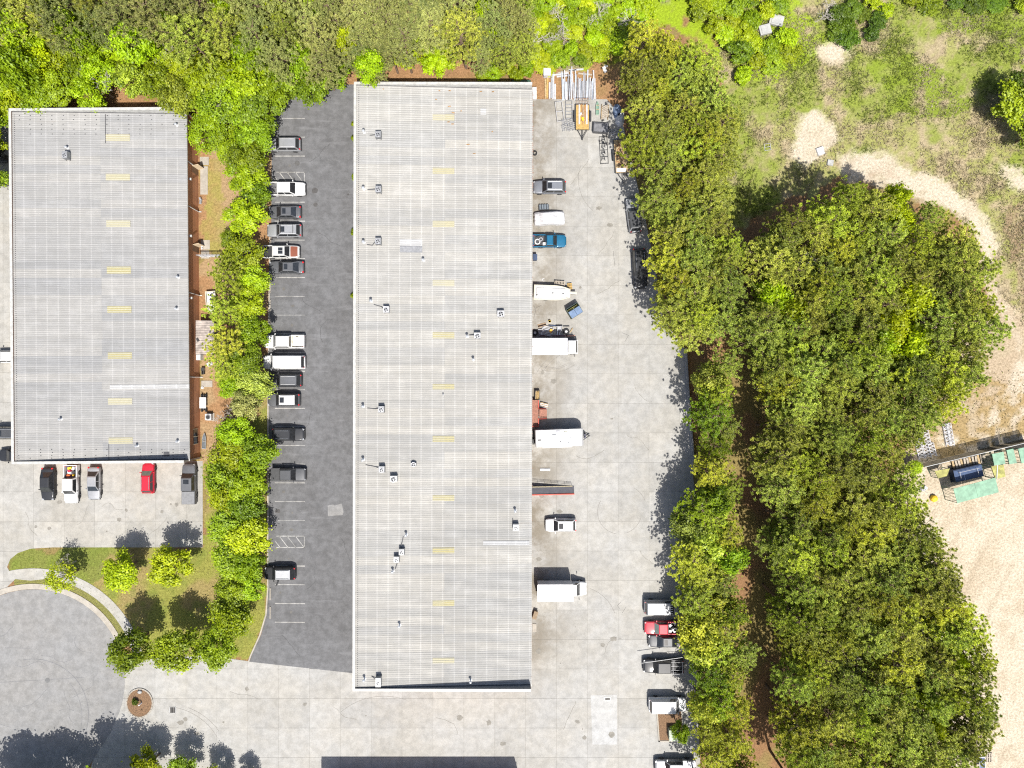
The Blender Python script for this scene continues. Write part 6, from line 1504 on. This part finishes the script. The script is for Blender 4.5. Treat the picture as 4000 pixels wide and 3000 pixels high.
# dry grass and weeds of the field: nobody could count them
rng = np.random.default_rng(9)
fx = rng.uniform(2780, 4150, 60000); fy = rng.uniform(-80, 1500, 60000)
ok = inside(fx, fy, FIELD)
for s_ in SANDS: ok &= ~inside(fx, fy, s_)
fx, fy = fx[ok], fy[ok]
dens = fbm(fx, fy, 90, 5, 3); keep = dens > rng.uniform(.25, .7, len(fx)); fx, fy = fx[keep], fy[keep]
wx = (fx-2000)/PPM; wy = (1500-fy)/PPM; n = len(wx)
K = 3
bx_ = np.repeat(wx, K) + rng.normal(size=n*K)*.12; by_ = np.repeat(wy, K) + rng.normal(size=n*K)*.12
dr = unit(np.stack([rng.normal(size=n*K), rng.normal(size=n*K), np.abs(rng.normal(size=n*K))*1.0+.3], 1)); ln = rng.uniform(.12, .3, (n*K, 1))
A = dr*ln; B = perp(dr, rng)*rng.uniform(.025, .06, (n*K, 1)); C = np.stack([bx_, by_, np.zeros(n*K)], 1)+A
greenish = np.repeat(np.clip((fbm(fx, fy, 130, 21, 4)-.43)*6 + rng.normal(size=n)*.25 + .35*inside(fx, fy, FIELD_GREEN) + .35*inside(fx, fy, FIELD_GREEN2), 0, 1), K)
GR = leaf_mat('field_grass', (.40,.34,.21), (.16,.205,.03), .02, .25)
o = link(bpy.data.objects.new('tall_grass', leaf_mesh('tall_grass', C, A, B, greenish, GR)))
tag(o, 'dry and green tall grass covering the open field', 'grass', kind='stuff')
# low weeds elsewhere
zones = [([(2060,-80),(2450,-80),(2440,120),(2390,260),(2060,262)], 9000, .8), ([(3560,1450),(4100,1450),(4100,1720),(3600,1800)], 1500, .1), (LAWN, 9000, .75), ([(2640,-60),(3090,-60),(3080,230),(2900,330)], 5000, .85), ([(3900,760),(4150,760),(4150,1400),(3960,1200)], 2500, .2)]
CC, AA, BB, TT = [], [], [], []
for poly, n, gtone in zones:
    xs = [p[0] for p in poly]; ys = [p[1] for p in poly]; x = rng.uniform(min(xs), max(xs), n*2); y = rng.uniform(min(ys), max(ys), n*2); k = inside(x, y, poly); x, y = x[k][:n], y[k][:n]
    if poly is LAWN: k = ~inside(x, y, WEST_LOT); x, y = x[k], y[k]
    m_ = len(x); d = unit(np.stack([rng.normal(size=m_), rng.normal(size=m_), np.abs(rng.normal(size=m_))+.4], 1)); l_ = rng.uniform(.05, .11, (m_, 1)) if poly is LAWN else rng.uniform(.1, .22, (m_, 1))
    CC.append(np.stack([(x-2000)/PPM, (1500-y)/PPM, np.zeros(m_)], 1)+d*l_); AA.append(d*l_); BB.append(perp(d, rng)*l_*.3); TT.append(np.clip(rng.normal(size=m_)*.3+gtone, 0, 1))
o = link(bpy.data.objects.new('low_weeds', leaf_mesh('low_weeds', np.concatenate(CC), np.concatenate(AA), np.concatenate(BB), np.concatenate(TT), leaf_mat('weeds', (.33,.27,.15), (.17,.24,.02), .02, .25))))
tag(o, 'low weeds and turf scattered over the open ground', 'weeds', kind='stuff')
